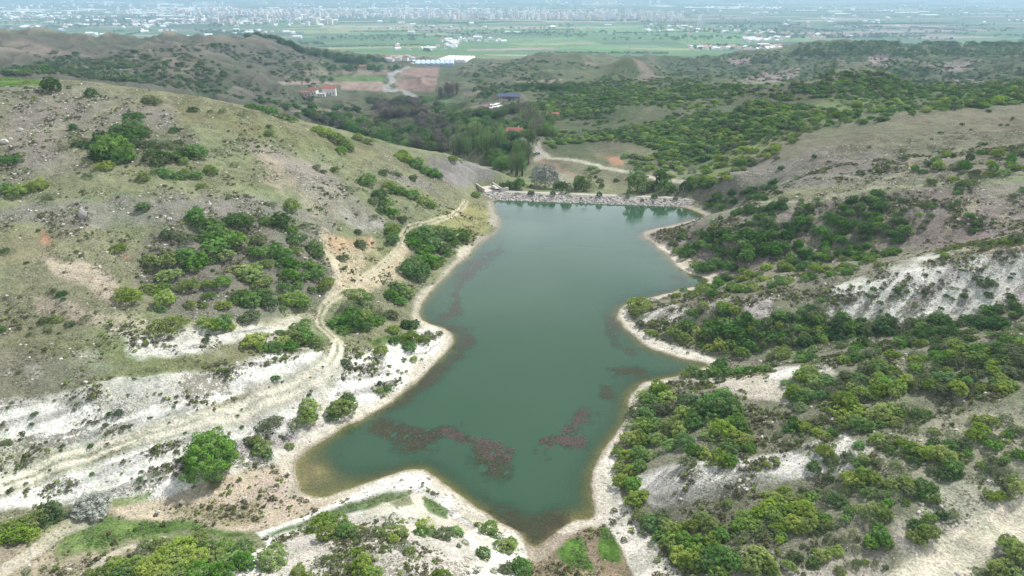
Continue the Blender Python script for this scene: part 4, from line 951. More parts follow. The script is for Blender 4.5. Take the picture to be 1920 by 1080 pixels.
# ------------------------------------------------------------------ where the bushes stand: (u, v, r) photo pixels of each crown, kind
g0, yg, dg, sv, ol = 0, 1, 2, 3, 4
HB = {
 "on the skyline of the left hill": [(98,160,17,2),(172,174,13,2),(130,162,5,2),(285,185,16,4),(362,205,9,2)],
 "in the dark cluster on the upper left hill": [(250,215,18,2),(252,238,22,2),(230,243,18,2),(268,245,16,2),(245,255,20,2),(190,258,13,2),(145,268,12,2),(168,270,15,2),(120,275,10,4),(222,256,14,2),
   (213,282,28,0),(195,290,18,2),(232,292,18,0),(197,309,15,1)],
 "halfway up the left hill slope": [(165,327,9,4),(163,303,11,4),(138,239,7,2),(270,333,12,1),(327,242,10,2),(380,345,11,1),(396,318,12,1),(440,307,9,4),(300,318,17,0),(318,326,16,0),(338,328,15,0),(368,325,13,0),(348,317,8,1)],
 "in the scrubby patch right of the dark cluster": [(275,270,16,4),(298,266,18,4),(320,272,16,4),(290,285,20,2),(318,290,18,0),(345,290,14,2),(366,286,16,0),(300,300,14,4),(335,268,10,4),(345,300,10,1)],
 "along the left edge of the photo": [(12,298,18,2),(8,350,16,0),(35,355,16,1),(72,346,17,1),(90,368,9,4),(10,467,10,2),(3,616,8,0),(12,828,8,4)],
 "under the skyline of the left hill": [(395,208,6,4),(418,206,8,4),(458,211,13,4),(505,250,8,1),(484,274,5,2),(593,311,8,4),(628,316,9,1),(607,322,6,4),(505,236,6,4)],
 "in the green row over the left crest": [(470,198,10,0),(490,203,11,0),(510,210,12,0),(530,217,12,0),(548,222,11,0),(595,238,13,1),(612,246,15,1),(630,255,17,1),(648,264,17,1),(640,278,13,0),(655,276,10,0),(690,262,13,1),(672,257,9,1)],
 "on the slope left of the dam": [(688,337,17,0),(720,322,9,4),(737,324,7,4),(748,327,6,4),(730,345,11,1),(745,353,14,0),(770,362,14,0),(790,372,16,1),(808,382,11,0),(775,333,9,4)],
 "in the streak above the rocky point": [(750,290,13,1),(765,298,12,1),(780,306,13,0),(797,316,14,0),(812,324,12,0),(823,330,8,0),(850,297,9,1),(865,301,7,4),(755,286,9,1)],
 "in the clump above the dirt track bend": [(712,362,15,0),(722,378,17,0),(733,395,14,0),(700,376,10,4),(715,392,12,0),(700,404,9,4),(735,432,15,1),(738,447,13,0),(726,420,9,1)],
 "scattered on the stony left slope": [(548,385,16,1),(507,380,10,4),(430,367,8,4),(462,366,5,4),(655,353,9,4),(677,457,12,4),(642,483,10,4),(270,388,11,2),(892,364,9,0),(755,408,8,4),(672,434,7,4)],
 "in the top rows of the hillside thicket": [(367,402,19,0),(384,416,18,0),(402,424,22,0),(395,441,20,0),(447,412,20,2),(432,408,14,4),(466,408,14,4),(480,402,14,4),(505,410,17,2),(528,412,18,2),(547,428,14,0),(555,443,19,0),(572,421,11,4),(590,457,20,0),(596,474,12,0),(558,468,13,1)],
 "at the left side of the hillside thicket": [(312,438,12,4),(330,440,16,4),(350,440,16,4),(345,455,10,4),(283,484,18,1),(317,485,18,1),(348,478,20,0),(368,490,22,0),(374,478,16,0),(405,460,19,0),(420,474,18,1),(395,485,14,0)],
 "in the middle of the hillside thicket": [(440,448,18,0),(485,447,14,4),(447,464,13,4),(480,470,14,0),(505,467,20,0),(528,472,18,0),(500,492,14,1),(453,500,19,1),(472,510,20,1),(490,525,16,1),(533,488,18,0),(550,497,15,0),(518,462,12,0)],
 "at the right side of the hillside thicket": [(595,500,16,0),(578,494,13,0),(545,514,16,0),(568,516,13,0),(592,515,14,0),(535,535,14,0),(560,533,14,0),(612,528,16,1),(603,540,10,4),(585,540,11,0),(523,545,8,4),(548,560,18,1),(568,565,16,0),(530,575,9,0)],
 "in the lower rows of the hillside thicket": [(318,514,17,1),(300,538,12,1),(278,538,15,1),(292,545,11,1),(315,535,12,0),(355,532,20,1),(393,530,13,1),(418,525,16,0),(393,552,12,0),(382,572,8,1),(420,570,13,1),(440,560,12,0),(452,547,17,0),(470,562,17,0),(492,550,18,0),(505,565,15,0),(357,566,14,1),(312,560,16,1),(303,578,11,0)],
 "apart on the grass left of the thicket": [(222,461,14,1),(243,553,21,1)],
 "at the foot of the hillside thicket": [(317,606,30,1),(393,605,18,1),(415,607,17,0),(432,612,11,1),(470,590,17,4),(458,598,12,4),(386,636,7,2)],
 "on the bare chalk patch at the far left": [(117,550,8,2),(105,597,13,1),(82,600,9,4),(160,595,9,4),(132,605,8,4),(92,610,8,4)],
 "beside the fork of the dirt track": [(475,635,17,1),(490,645,14,1),(512,648,16,0),(530,637,14,1),(550,628,20,1),(572,628,18,0),(590,637,16,1),(560,612,14,0),(572,603,9,0),(525,620,9,0),(545,647,13,0)],
 "on the chalk above the track": [(517,708,8,2),(223,773,8,4),(205,775,5,2),(65,775,7,2),(170,835,6,2),(60,795,5,2),(45,860,5,2)],
 "in the dark thicket on the left shore": [(782,440,16,0),(800,432,18,0),(820,430,18,0),(840,436,18,0),(858,442,17,0),(872,443,11,0),(850,452,13,0),(775,452,15,0),(790,462,19,0),(812,456,17,0),(830,462,15,0),(838,472,11,0),(800,482,19,0),(818,486,15,0),(775,490,17,0),(765,505,15,0),(785,512,18,2),(798,500,13,0),(815,497,9,0)],
 "in the clump between the shore thickets": [(748,540,18,0),(735,552,13,0),(762,548,14,1),(750,562,12,0),(737,532,9,4)],
 "in the large thicket beside the lower shore": [(665,548,20,1),(678,562,20,0),(652,570,16,4),(640,583,12,4),(690,552,11,0),(632,602,17,0),(650,600,19,0),(668,606,19,0),(645,615,15,0),(684,590,16,1),(700,600,15,0),(712,600,14,0),(722,588,15,4),(735,590,12,4),(660,585,15,0),(705,578,14,4),(685,610,13,0)],
 "by the grass behind the chalk point": [(738,618,11,1),(762,608,12,2),(776,607,12,2)],
 "on the white chalk point": [(740,637,10,0),(757,633,13,1),(772,632,14,1),(768,648,13,0),(795,635,11,1),(808,628,7,1),(715,657,13,1),(776,672,7,1),(825,624,6,4),(713,732,7,1),(727,727,8,0),(712,718,5,2),(648,678,9,4)],
 "on the chalk slope above the pale beach": [(652,750,18,0),(640,765,19,1),(625,778,13,0),(580,762,18,1),(578,782,16,1),(555,795,17,4),(505,795,20,4),(492,800,12,4),(515,783,12,4),(470,825,12,4),(490,842,16,1),(502,850,11,0),(482,828,13,1),(543,835,8,1),(445,860,14,4),(465,868,7,4)],
 "at the left end of the stream gully": [(95,950,24,2),(88,968,18,2),(108,966,15,2),(50,975,28,1),(30,992,24,1),(10,985,20,1),(62,997,16,1),(172,942,22,3),(160,957,16,3),(188,955,17,3)],
 "in the big thicket at the bottom left": [(285,1010,20,1),(310,1018,24,1),(340,1022,22,1),(365,1015,20,1),(395,1020,20,0),(425,1022,22,0),(452,1028,20,0),(330,1042,24,1),(300,1045,20,1),(365,1042,24,1),(400,1045,22,1),(435,1048,22,0),(460,1050,18,0),(265,1032,14,4),
   (215,1058,20,1),(245,1055,20,1),(200,1072,18,1),(235,1075,20,0),(270,1065,18,1),(300,1072,20,1),(340,1070,22,1),(380,1070,22,0),(420,1072,20,0),(170,1075,14,1)],
 "on the chalk at the bottom edge": [(513,1042,24,1),(605,1050,15,4),(630,1055,14,4),(560,1070,13,1),(680,1062,22,1),(665,1032,13,1),(700,1072,18,1),(682,1045,14,1),(830,1078,14,1),(50,1070,9,4)],
 "in the row along the grassy foreground hump": [(605,980,22,1),(630,978,22,1),(615,998,18,1),(648,992,18,0),(668,992,18,1),(690,998,18,4),(712,995,14,1),(735,975,17,4),(742,992,19,1),(738,1007,13,1),(795,982,19,1),(788,995,13,0),(808,996,13,0),(850,992,16,0),(832,1000,16,4),(862,998,8,0),(757,1020,14,4),(768,1032,11,1)],
 "beside the pale footpath near the south shore": [(918,988,15,0),(930,1000,11,0),(945,1018,19,1),(960,1016,12,1),(907,1035,13,0),(980,1062,19,0),(950,1065,12,4),(895,982,6,1),(872,1015,7,4),(860,1023,5,4),(895,1066,9,4),(925,1070,7,4)],
 "by the waterline in the far right inlet": [(1272,410,6,0),(1294,408,7,0)],
 "on the low spit on the right shore": [(1280,440,9,0),(1262,455,10,4),(1268,470,9,0),(1305,435,9,4),(1310,455,13,0)],
 "on the white point of the right shore": [(1187,568,11,1),(1205,565,14,1),(1190,582,13,1),(1213,574,13,1),(1200,590,12,4),(1225,562,9,4),(1222,622,10,1),(1200,605,8,4)],
 "along the foot of the right bank": [(1262,622,14,1),(1275,612,14,1),(1290,610,14,0),(1280,628,13,1),(1310,618,14,1),(1296,635,12,1),(1330,622,15,0),(1345,612,14,0),(1362,602,14,0),(1378,612,16,0),(1395,625,16,0),(1400,640,15,0),(1375,640,14,0),(1350,645,14,1),(1330,650,12,1),(1390,660,13,1),(1365,660,12,4)],
 "in the row below the right inlet": [(1285,700,13,1),(1300,695,14,0),(1320,700,14,0),(1338,696,14,0),(1355,690,13,0),(1350,680,12,0),(1372,695,14,0),(1390,693,13,0),(1408,694,14,0),(1425,690,12,0),(1440,690,11,0),(1320,712,12,0),(1350,710,12,2)],
 "in the shore thicket of the right bank": [(1215,735,18,1),(1235,730,18,1),(1250,742,18,1),(1220,752,16,0),(1195,768,18,4),(1215,772,18,0),(1240,765,18,4),(1262,762,18,4),(1280,775,18,1),(1190,795,16,1),(1210,795,18,1),(1232,790,18,0),(1255,800,18,1),(1275,805,18,1),(1178,822,15,1),(1198,820,18,1),(1218,822,18,0),(1238,820,18,1),(1262,828,18,0),(1285,825,18,0),
   (1160,845,13,1),(1180,850,17,1),(1200,850,17,0),(1222,848,16,1),(1160,872,14,1),(1180,880,17,1),(1200,872,14,0),(1165,900,15,1),(1185,905,15,0),(1192,932,18,1),(1205,925,12,1)],
 "in the broad dark clump on the right bank": [(1345,748,28,0),(1322,762,22,0),(1370,765,22,0),(1340,780,20,0),(1305,772,20,2),(1290,750,16,2),(1300,790,18,0),(1378,795,20,0),(1355,805,20,1),(1330,812,17,1),(1388,820,20,1),(1405,838,14,0),(1370,835,17,0),(1395,805,15,0),(1340,838,14,4),
   (1320,848,16,1),(1300,845,15,0),(1352,862,17,1),(1370,860,13,0),(1290,865,14,4)],
 "in the thicket right of the marsh": [(1205,965,18,1),(1225,975,20,0),(1240,965,18,4),(1255,985,20,1),(1240,1000,18,0),(1275,990,17,1),(1265,1012,20,1),(1290,1010,20,0),(1310,1020,22,0),(1335,1010,20,1),(1300,1045,22,1),(1325,1048,22,0),(1350,1040,22,0),(1375,1048,18,0),(1275,1040,18,1),(1345,1065,20,1),(1330,985,20,1),(1350,1000,16,0),(1300,985,15,1),(1318,968,13,1)],
 "standing out near the bottom on the right": [(1425,1040,24,1),(1412,1055,20,1),(1440,1055,18,1),(1480,1058,13,1),(1540,1040,14,1),(1525,1055,11,0),(1575,1068,10,1),(1490,1040,12,4)],
 "on the right bank above the white lens": [(1500,745,17,2),(1515,738,13,0),(1540,738,15,0),(1500,762,14,4),(1585,750,20,1),(1605,762,18,1),(1575,770,18,1),(1598,785,20,1),(1615,795,17,0),(1580,792,14,1),(1630,775,15,1),(1655,770,17,1),(1680,765,17,1),(1670,785,17,1),(1650,792,13,0),(1705,765,20,4),(1725,775,17,2),(1710,785,15,4),(1490,795,15,2),(1478,802,11,0),(1505,800,12,1),(1535,785,12,4),(1545,812,13,1),(1560,810,10,0),(1530,808,9,1),(1545,845,15,1),(1495,842,8,4),(1437,870,7,1),(1460,813,9,4)],
 "in the round dark clump on the right": [(1720,985,15,0),(1735,995,17,1),(1727,1008,13,1),(1765,965,11,2),(1742,968,11,0),(1712,1005,12,1)],
 "in the cluster below the white lens": [(1440,945,15,1),(1455,930,17,1),(1470,945,18,1),(1488,935,17,1),(1500,950,20,1),(1485,960,18,0),(1515,965,18,1),(1450,965,17,1),(1435,975,15,4),(1420,960,15,1),(1410,980,17,1),(1395,965,15,1),(1385,985,15,0),(1400,1000,13,4),(1430,995,15,4),(1465,985,17,1),(1490,980,17,1),(1510,985,15,1),(1540,965,13,4),(1550,980,14,1),(1535,950,12,4),(1365,942,9,1)],
 "mid way on the lower right slope": [(1600,895,18,1),(1618,888,17,1),(1640,895,17,1),(1610,912,15,4),(1585,915,15,4),(1570,935,17,2),(1555,925,12,4),(1630,920,15,0),(1735,910,18,2),(1742,925,15,0),(1722,925,14,2),(1690,890,17,4),(1705,905,14,1),(1670,905,14,1),(1680,925,12,4),(1590,955,11,0),(1585,968,10,0),(1640,950,15,1),(1655,960,15,1),(1635,970,14,4),(1620,965,12,4),(1650,1000,17,0),(1635,1012,15,0),(1660,1015,13,1),(1600,1000,10,4),(1580,1010,10,4)],
 "high on the lower right slope": [(1680,825,17,1),(1700,832,18,1),(1720,840,18,1),(1738,848,17,1),(1715,860,15,2),(1690,845,14,4),(1645,820,15,1),(1660,835,14,4),(1760,848,17,1),(1775,855,18,1),(1785,870,17,0),(1770,885,15,2),(1790,890,11,2),(1645,862,11,4),(1790,820,17,4),(1810,830,15,2),(1825,815,15,1),(1840,800,15,1),(1830,785,14,1),(1780,835,13,0),(1860,820,14,4),(1870,862,13,4),(1890,850,10,1)],
 "at the right edge above the dry channel": [(1895,895,15,1),(1905,910,17,1),(1885,880,12,4),(1880,925,13,1),(1860,930,12,1),(1850,920,10,4),(1910,850,12,0),(1785,962,12,4),(1900,1020,20,1),(1912,1042,17,1),(1885,1010,12,4),(1870,1065,20,1),(1895,1070,22,1),(1845,1072,16,4)],
}
def poly_pts(poly, n_):
    P = np.array(poly, float); out = []
    lo, hi = P.min(0), P.max(0)
    while len(out) < n_:
        q = rng.uniform(lo, hi, (n_ * 3, 2)); q = q[poly_sd(q[:, 0], q[:, 1], P) < 0]
        out += [tuple(x) for x in q]
    return out[:n_]
TH = []   # filler thickets: (phrase, outline, number, (min, max) radius in metres, kinds)
TH += [("on the dark slope behind the right spit", [(1280,470),(1300,445),(1400,430),(1480,440),(1470,475),(1400,490),(1370,505),(1320,515),(1285,495)], 62, (1.6,2.8), [0,0,0,2]),
 ("on the wooded slope behind the right spit", [(1370,395),(1480,375),(1500,400),(1560,440),(1500,450),(1400,440),(1370,420)], 55, (1.3,2.4), [2,2,0,4]),
 ("in the hollow right of the spit", [(1500,390),(1650,365),(1665,390),(1710,420),(1700,470),(1640,475),(1590,480),(1480,500),(1480,450),(1560,430)], 115, (1.3,2.5), [2,0,4,0,2]),
 ("along the crest above the white slope", [(1260,555),(1280,535),(1400,505),(1560,475),(1690,475),(1690,492),(1560,520),(1400,548),(1280,562)], 105, (1.2,2.0), [1,1,0]),
 ("on the crest by the pale bare patch", [(1740,470),(1900,448),(1920,452),(1920,462),(1760,486)], 14, (1.2,2.0), [1,4]),
 ("in the dense wood below the ridge", [(1290,590),(1330,560),(1420,600),(1500,580),(1545,560),(1550,640),(1520,680),(1420,672),(1400,655),(1310,650),(1330,610)], 130, (1.2,2.2), [0,1,2,0,4]),
 ("in the dark belt under the white slope", [(1540,590),(1640,600),(1790,600),(1850,570),(1900,560),(1920,600),(1920,620),(1800,640),(1600,660),(1560,650)], 125, (1.2,2.4), [2,4,2,0,4]),
 ("in the scrub on the next ridge", [(1500,700),(1600,665),(1700,648),(1800,634),(1940,620),(1940,720),(1850,740),(1700,740),(1620,745),(1480,760),(1470,720)], 210, (1.1,2.1), [1,0,4,1,4]),
 ("on the lower right slope", [(1480,860),(1640,820),(1750,800),(1940,780),(1940,880),(1800,900),(1760,960),(1560,1000),(1430,1010),(1400,960),(1500,900)], 90, (.7,1.6), [4,1,4,0]),
 ("scattered over the lower right bank", [(1380,1000),(1650,960),(1700,1080),(1380,1080)], 26, (.5,1.1), [4,1,4]),
 ("on the white slope", [(1560,540),(1900,470),(1920,560),(1700,600),(1560,590)], 40, (.6,1.3), [4,2]),
 ("over the open right hill", [(1300,420),(1500,370),(1940,350),(1940,440),(1700,460),(1350,500)], 70, (.8,1.6), [4,2,0]),
 ("scattered over the left hill", [(20,180),(400,210),(700,300),(820,350),(640,440),(600,560),(400,640),(20,640),(60,400)], 85, (.25,.7), [4,2,4]),
 ("scattered over the chalk", [(0,750),(400,700),(620,660),(840,620),(640,790),(400,900),(0,960)], 60, (.25,.6), [4,2]),
 ("scattered on the grassy gully floor", [(160,960),(540,870),(600,935),(480,1000),(200,1000)], 14, (.2,.5), [0,4]),
 ("on the shoulder above the pale hill", [(1290,330),(1340,300),(1440,250),(1560,210),(1600,215),(1500,260),(1440,300),(1350,345),(1300,360)], 115, (1.4,2.8), [1,0,1,4]),
 ("over the skyline of the right hill", [(1560,205),(1700,190),(1800,178),(1940,165),(1940,190),(1830,200),(1640,230),(1520,245)], 75, (1.4,2.8), [1,0,4,2]),
 ("around the grassy hollow at the far right", [(1700,320),(1760,290),(1940,280),(1940,340),(1800,350),(1720,345)], 42, (1.2,2.6), [1,0,4]),
 ("at the head of the inlet by the dam", [(1320,390),(1350,355),(1450,340),(1460,365),(1400,385),(1345,400)], 40, (1.3,2.4), [2,0,0]),
 ("on the open top of the right hill", [(1400,300),(1900,200),(1920,300),(1500,340)], 26, (.8,2.0), [4,2]),
]
FARTH = [
 ([(1000,240),(1010,150),(1240,150),(1400,150),(1940,150),(1940,195),(1560,215),(1330,300),(1290,318),(1250,290),(1160,258),(1060,270)], 3000, (.8,2.2), [0,1,4,0,2,2]),
 ([(1220,120),(1450,92),(1640,76),(1940,84),(1940,165),(1600,190),(1300,185)], 1500, (.9,2.1), [2,2,0,4]), # farther masses, stuff only: outline, number, radius m, kinds, yrange
 ([(1010,280),(1030,240),(1100,225),(1300,195),(1450,180),(1560,190),(1480,240),(1330,300),(1250,280),(1150,262),(1060,272)], 700, (1.2,2.5), [0,1,4,0,1,2]),
 ([(1080,325),(1120,310),(1200,325),(1250,345),(1180,350),(1100,342)], 14, (1.2,2.4), [0,4,2]),
 ([(1160,290),(1250,285),(1290,320),(1260,335),(1200,318)], 34, (1.3,2.6), [0,4,1]),
 ([(900,110),(1060,115),(1240,140),(1330,180),(1100,225),(1000,240),(880,160)], 900, (1.0,2.6), [2,0,4]),
 ([(960,120),(1000,150),(1240,150),(1230,200),(1000,210),(880,190)], 380, (1.0,2.4), [2,4,0]),
 ([(860,120),(1000,110),(1050,120),(900,190)], 160, (1.4,2.8), [2,4]),
 ([(0,110),(60,110),(150,110),(230,110),(320,170),(300,160),(100,140),(0,140)], 260, (1.6,3.4), [2,4]),
 ([(60,95),(180,100),(420,80),(640,110),(620,200),(480,190),(330,165),(100,140),(0,120)], 1100, (1.0,3.4), [2,4,2,4]),
 ([(440,165),(640,180),(700,230),(600,225),(500,200)], 110, (2,4), [2,0,2]),
 ([(1230,130),(1400,100),(1640,110),(1940,130),(1940,165),(1600,185),(1350,185),(1250,170)], 800, (1.1,2.6), [0,2,4,0,4]),
 ([(1250,115),(1420,90),(1640,75),(1660,95),(1450,110)], 200, (1.5,3), [2,0]),
]
CAND = []     # (u, v_base, r_px, kind, phrase, R metres or None)
for ph, L_ in HB.items():
    for (u, v, r_, k) in L_: CAND.append((u, v + .5 * r_, r_, k, ph, 0.0))
taken = np.array([(c[0], c[1] - .5 * c[2], c[2]) for c in CAND])
for ph, poly, n_, (r0, r1), ks in TH:
    for (u, v) in poly_pts(poly, n_):
        d = np.hypot(taken[:, 0] - u, (taken[:, 1] - v) * 1.2)
        if (d < taken[:, 2] * .75).any(): continue
        CAND.append((u, v, 0, ks[rng.integers(len(ks))], ph, r0 + (r1 - r0) * rng.uniform() ** 1.4))
cu = np.array([c[0] for c in CAND], float); cv_ = np.array([c[1] for c in CAND], float)
bx, by, bz = ground_px(cu, cv_)
_, _, fd = project(bx, by, bz)
PR = np.array([c[2] for c in CAND], float); MR = np.array([c[5] for c in CAND], float)
RM = np.where(PR > 0, PR * fd / FPX, MR); PR = RM * FPX / fd
lsd = lake_sd(bx, by)
okb = (lsd > .4) & (RM < 9)
order = sorted([i for i in range(len(CAND)) if okb[i]], key=lambda i: -PR[i])
inframe = lambda i: -8 < cu[i] < 1928 and cv_[i] - PR[i] < 1085
NIND = 300
ind = [i for i in order if inframe(i)][:NIND]
indset = set(ind)
rest = [i for i in order if i not in indset]
ORD = "leftmost second third fourth fifth sixth seventh eighth ninth tenth".split()
KN = {0: "mid green", 1: "yellow green", 2: "dark green", 3: "silvery", 4: "greyish"}
NUMW = "two three four five six seven eight nine ten".split()
def spot(j, n_):
    if n_ == 1: return "its only one"
    if j == 0: return "leftmost"
    if j == n_ - 1: return "rightmost"
    lim = 9 if n_ <= 12 else 4
    if j < lim: return ORD[j] + " from left"
    if n_ - 1 - j < 4: return ["", "second", "third", "fourth"][n_ - 1 - j] + " from right"
    return "a middle one"
def bush_labels(ids):
    from collections import defaultdict
    G = defaultdict(list)
    for i in ids: G[(CAND[i][4], CAND[i][3])].append(i)
    lab = {}
    for (ph, k), L_ in G.items():
        L_ = sorted(L_, key=lambda i: cu[i])
        for j, i in enumerate(L_): lab[i] = f"{KN[k]} bush {ph}, {spot(j, len(L_))}"
    return lab
BL = bush_labels(ind)
def put_bush(i, j):
    u, v, _r, k, ph, _m = CAND[i]
    meshes = BUSH[k]; me = meshes[int(rng.integers(len(meshes)))]
    rz = rng.uniform(0, 6.28); s = RM[i] * 1.08
    sc = (s * rng.uniform(.9, 1.25), s * rng.uniform(.8, 1.05), s * rng.uniform(.6, .88))
    root = link(bpy.data.objects.new("bush", None)); root.empty_display_size = 1
    root.location = (bx[i], by[i], bz[i] - .08 * s); root.rotation_euler = (0, 0, rz)
    tag(root, BL[i], "bush", "bushes " + ph)
    f = link(bpy.data.objects.new("foliage", me), root); f.scale = sc
    b_ = link(bpy.data.objects.new("branches", STEM[j % 3]), root); b_.scale = sc
for j, i in enumerate(ind): put_bush(i, j)

# the broad tree of the left bank and the willows on the dam: trees of their own
def put_tree(x, y, z, h, crown, trunk, label, name, cat="tree", group=None, wide=1.0, wz=1.0):
    root = link(bpy.data.objects.new(name, None)); root.location = (x, y, z - .15); root.rotation_euler = (0, 0, random.uniform(0, 6.28))
    tag(root, label, cat, group)
    c = link(bpy.data.objects.new("crown", crown), root); c.scale = (h * wide, h * wide, h * wz)
    t_ = link(bpy.data.objects.new("trunk", trunk), root); t_.scale = (h * min(wide, 1.2),) * 2 + (h,)
    return root
x, y, z = gpx(398, 880)
big_arr = crown_arrays(301, 130, 130, (.56, .54, .46), .036, .21, .06, zmin=-.6)
put_tree(x, y, z, 9.0, fol_mesh("crown", big_arr, 0), tree_trunk(31, 1, .7, .04, 9), "big round dark green tree standing alone on the chalk by the beach", "broadleaf_tree", wide=1.1)
DAMT = [(1022,352,46,3,"greyish willow rising above the rubble near the left end of the dam"),(1008,330,26,3,"white flowering bush tree just behind the dam, left of the willow"),
 (1195,362,40,5,"large pale green willow on the right half of the dam"),(1062,362,24,4,"small greyish willow low on the rubble in the middle of the dam"),
 (1090,356,30,5,"wide pale green willow in the middle of the dam crest"),(1105,357,24,4,"greyish bush tree just right of the middle of the dam crest"),
 (1245,362,34,0,"mid green tree on the right end of the dam"),(1240,346,24,2,"dark green tree behind the right end of the dam crest"),
 (1262,362,20,2,"small dark tree beside the mid green tree at the right end of the dam"),(1284,360,24,2,"dark tree on the bank just past the right end of the dam"),
 (1215,358,20,2,"small dark tree touching the large pale willow on the dam"),
 (942,356,18,2,"leftmost small dark tree on the dam beside the spillway"),(953,356,15,2,"second small dark tree on the dam beside the spillway"),
 (962,356,22,2,"third dark tree from the left on the dam crest"),(974,355,24,2,"tallest dark tree in the row beside the spillway"),
 (1052,357,20,2,"dark tree in the middle of the dam, left of the small willow"),(1044,355,15,2,"small dark tree left of the middle of the dam"),
 (1085,354,18,0,"green tree at the left side of the wide pale willow"),(996,352,9,2,"tiny dark shrub tree left of the greyish willow"),(1128,352,10,2,"tiny dark tree right of the wide pale willow")]
for k, (u, v, hpx, kd, lab) in enumerate(DAMT):
    a, s_ = ray(u, v); 
    ql = None
    # stand the tree on the dam surface or the ground behind
    best = None
    for yy in np.arange(318, 380, .25):
        xx = float(a) * yy; q = (np.array([xx, yy]) - DL) @ DN; l = (np.array([xx, yy]) - DL) @ DU
        zt = float(height(xx, yy))
        if -8 < l < DLEN + 10 and -8 < q < 29: zt = max(zt, float(dam_z(q)))
        if CAMZ - float(s_) * yy <= zt: best = (xx, yy, zt); break
    if best is None: best = gpx(u, v)
    _, _, f_ = project(*best)
    h = hpx * f_ / FPX / .93
    put_tree(best[0], best[1], best[2], h, BUSH[kd][k % 5 if kd != 4 else k % 4], TRUNK[k % 3], lab, "willow_tree" if "willow" in lab else "broadleaf_tree", group="trees on the dam", wide=.44 if kd in (5, 3) else .42, wz=.62)


for k, (l, q, h, kd) in enumerate([(22,4.6,2.6,2),(27,3.6,1.6,4),(33,5.0,2.2,0),(41,4.2,1.8,4),(47,2.6,1.3,2),(56,5.0,2.4,2),(61,3.4,1.4,4),(70,4.8,2.2,0),(77,2.9,1.5,4),(83,5.0,2.6,2),(88,3.6,1.5,0),(93,4.4,2.0,4),(15,4.4,1.8,4),(52,3.8,1.2,0)]):
    p = dam_pt(l, q); root = link(bpy.data.objects.new("bush", None)); root.location = (p[0], p[1], float(dam_z(q)) - .1)
    tag(root, "small %s bush growing in the rubble of the dam, %s" % (KN[kd], ["third from left","fourth from left","fifth from left","sixth from left","seventh from left","third of the middle ones","eighth from right","sixth from right","fifth from right","fourth from right","third from right","second from right","second from left","the middle one"][k]), "bush", "bushes in the dam rubble")
    f_ = link(bpy.data.objects.new("foliage", BUSH[kd][k % 3]), root); f_.scale = (h * .62,) * 3; f_.rotation_euler = (0, 0, k)
# valley trees
VT = []      # (u, v base, height px, proto dict, kind, phrase, category)
def vt(poly, n_, h0, h1, P_, kinds, ph, nm):
    for (u, v) in sorted(poly_pts(poly, n_), key=lambda p: p[1]): VT.append((u, v, rng.uniform(h0, h1), P_, kinds[rng.integers(len(kinds))], ph, nm))
vt([(950,318),(975,300),(1000,298),(1005,325),(985,334),(958,330)], 16, 34, 50, POPLAR, [5,5,0], "in the bright clump behind the spillway", "poplar_tree")
vt([(900,300),(930,295),(955,310),(950,325),(915,312)], 14, 20, 30, BROAD, [5,0], "in the bright clump behind the spillway", "broadleaf_tree")
vt([(805,275),(940,262),(950,290),(880,296),(820,285)], 40, 26, 42, POPLAR, [5,5,5,0], "in the pale grove behind the left ridge", "poplar_tree")
vt([(975,230),(1015,225),(1020,262),(985,262)], 18, 26, 42, POPLAR, [7,5,5], "in the tall clump by the red roofed house", "poplar_tree")
vt([(960,215),(1030,205),(1040,228),(980,235)], 10, 22, 32, POPLAR, [5,0], "in the tall clump by the red roofed house", "poplar_tree")
vt([(818,180),(860,170),(862,178),(826,187)], 16, 18, 26, POPLAR, [5,7], "in the grove beside the brown field", "poplar_tree")
vt([(800,270),(815,262),(820,275),(806,280)], 4, 24, 30, CONIFER, [6], "among the valley poplars", "conifer_tree")
vt([(830,205),(840,200),(842,206)], 1, 16, 17, CONIFER, [6], "on the green field edge", "conifer_tree")
vt([(855,235),(1000,225),(1010,255),(960,270),(860,262)], 34, 12, 20, BROAD, [2,0,4,5], "in the valley around the red roofed house", "broadleaf_tree")
vt([(840,262),(1000,262),(1010,285),(960,298),(900,292)], 30, 12, 22, BROAD, [2,2,0,4,3], "in the valley around the red roofed house", "broadleaf_tree")
gx_ = ground_px([t[0] for t in VT], [t[1] for t in VT], 360)
from collections import defaultdict
GG = defaultdict(list)
for i, t_ in enumerate(VT): GG[(t_[5], t_[4], t_[6])].append(i)
TK = {0: "mid green", 1: "yellow green", 2: "dark green", 3: "whitish", 4: "greyish", 5: "pale green", 6: "blackish green", 7: "bare grey brown"}
for (ph, k, nm), L_ in GG.items():
    L_ = sorted(L_, key=lambda i: VT[i][0]); n_ = len(L_); sp = nm.split("_")[0]
    for j, i in enumerate(L_):
        u, v, hp, P_, _k, _p, _n = VT[i]
        X_, Y_, Z_ = float(gx_[0][i]), float(gx_[1][i]), float(gx_[2][i])
        _, _, f_ = project(X_, Y_, Z_); h = hp * f_ / FPX
        lab = f"{TK[k]} {sp} {ph}, {spot(j, n_)}"
        tk = PTRUNK[i % 2] if P_ is not BROAD else TRUNK[i % 3]
        put_tree(X_, Y_, Z_, h, P_[k][i % len(P_[k])], tk, lab, nm, group=f"{sp} trees {ph}", wide=rng.uniform(.95, 1.3))

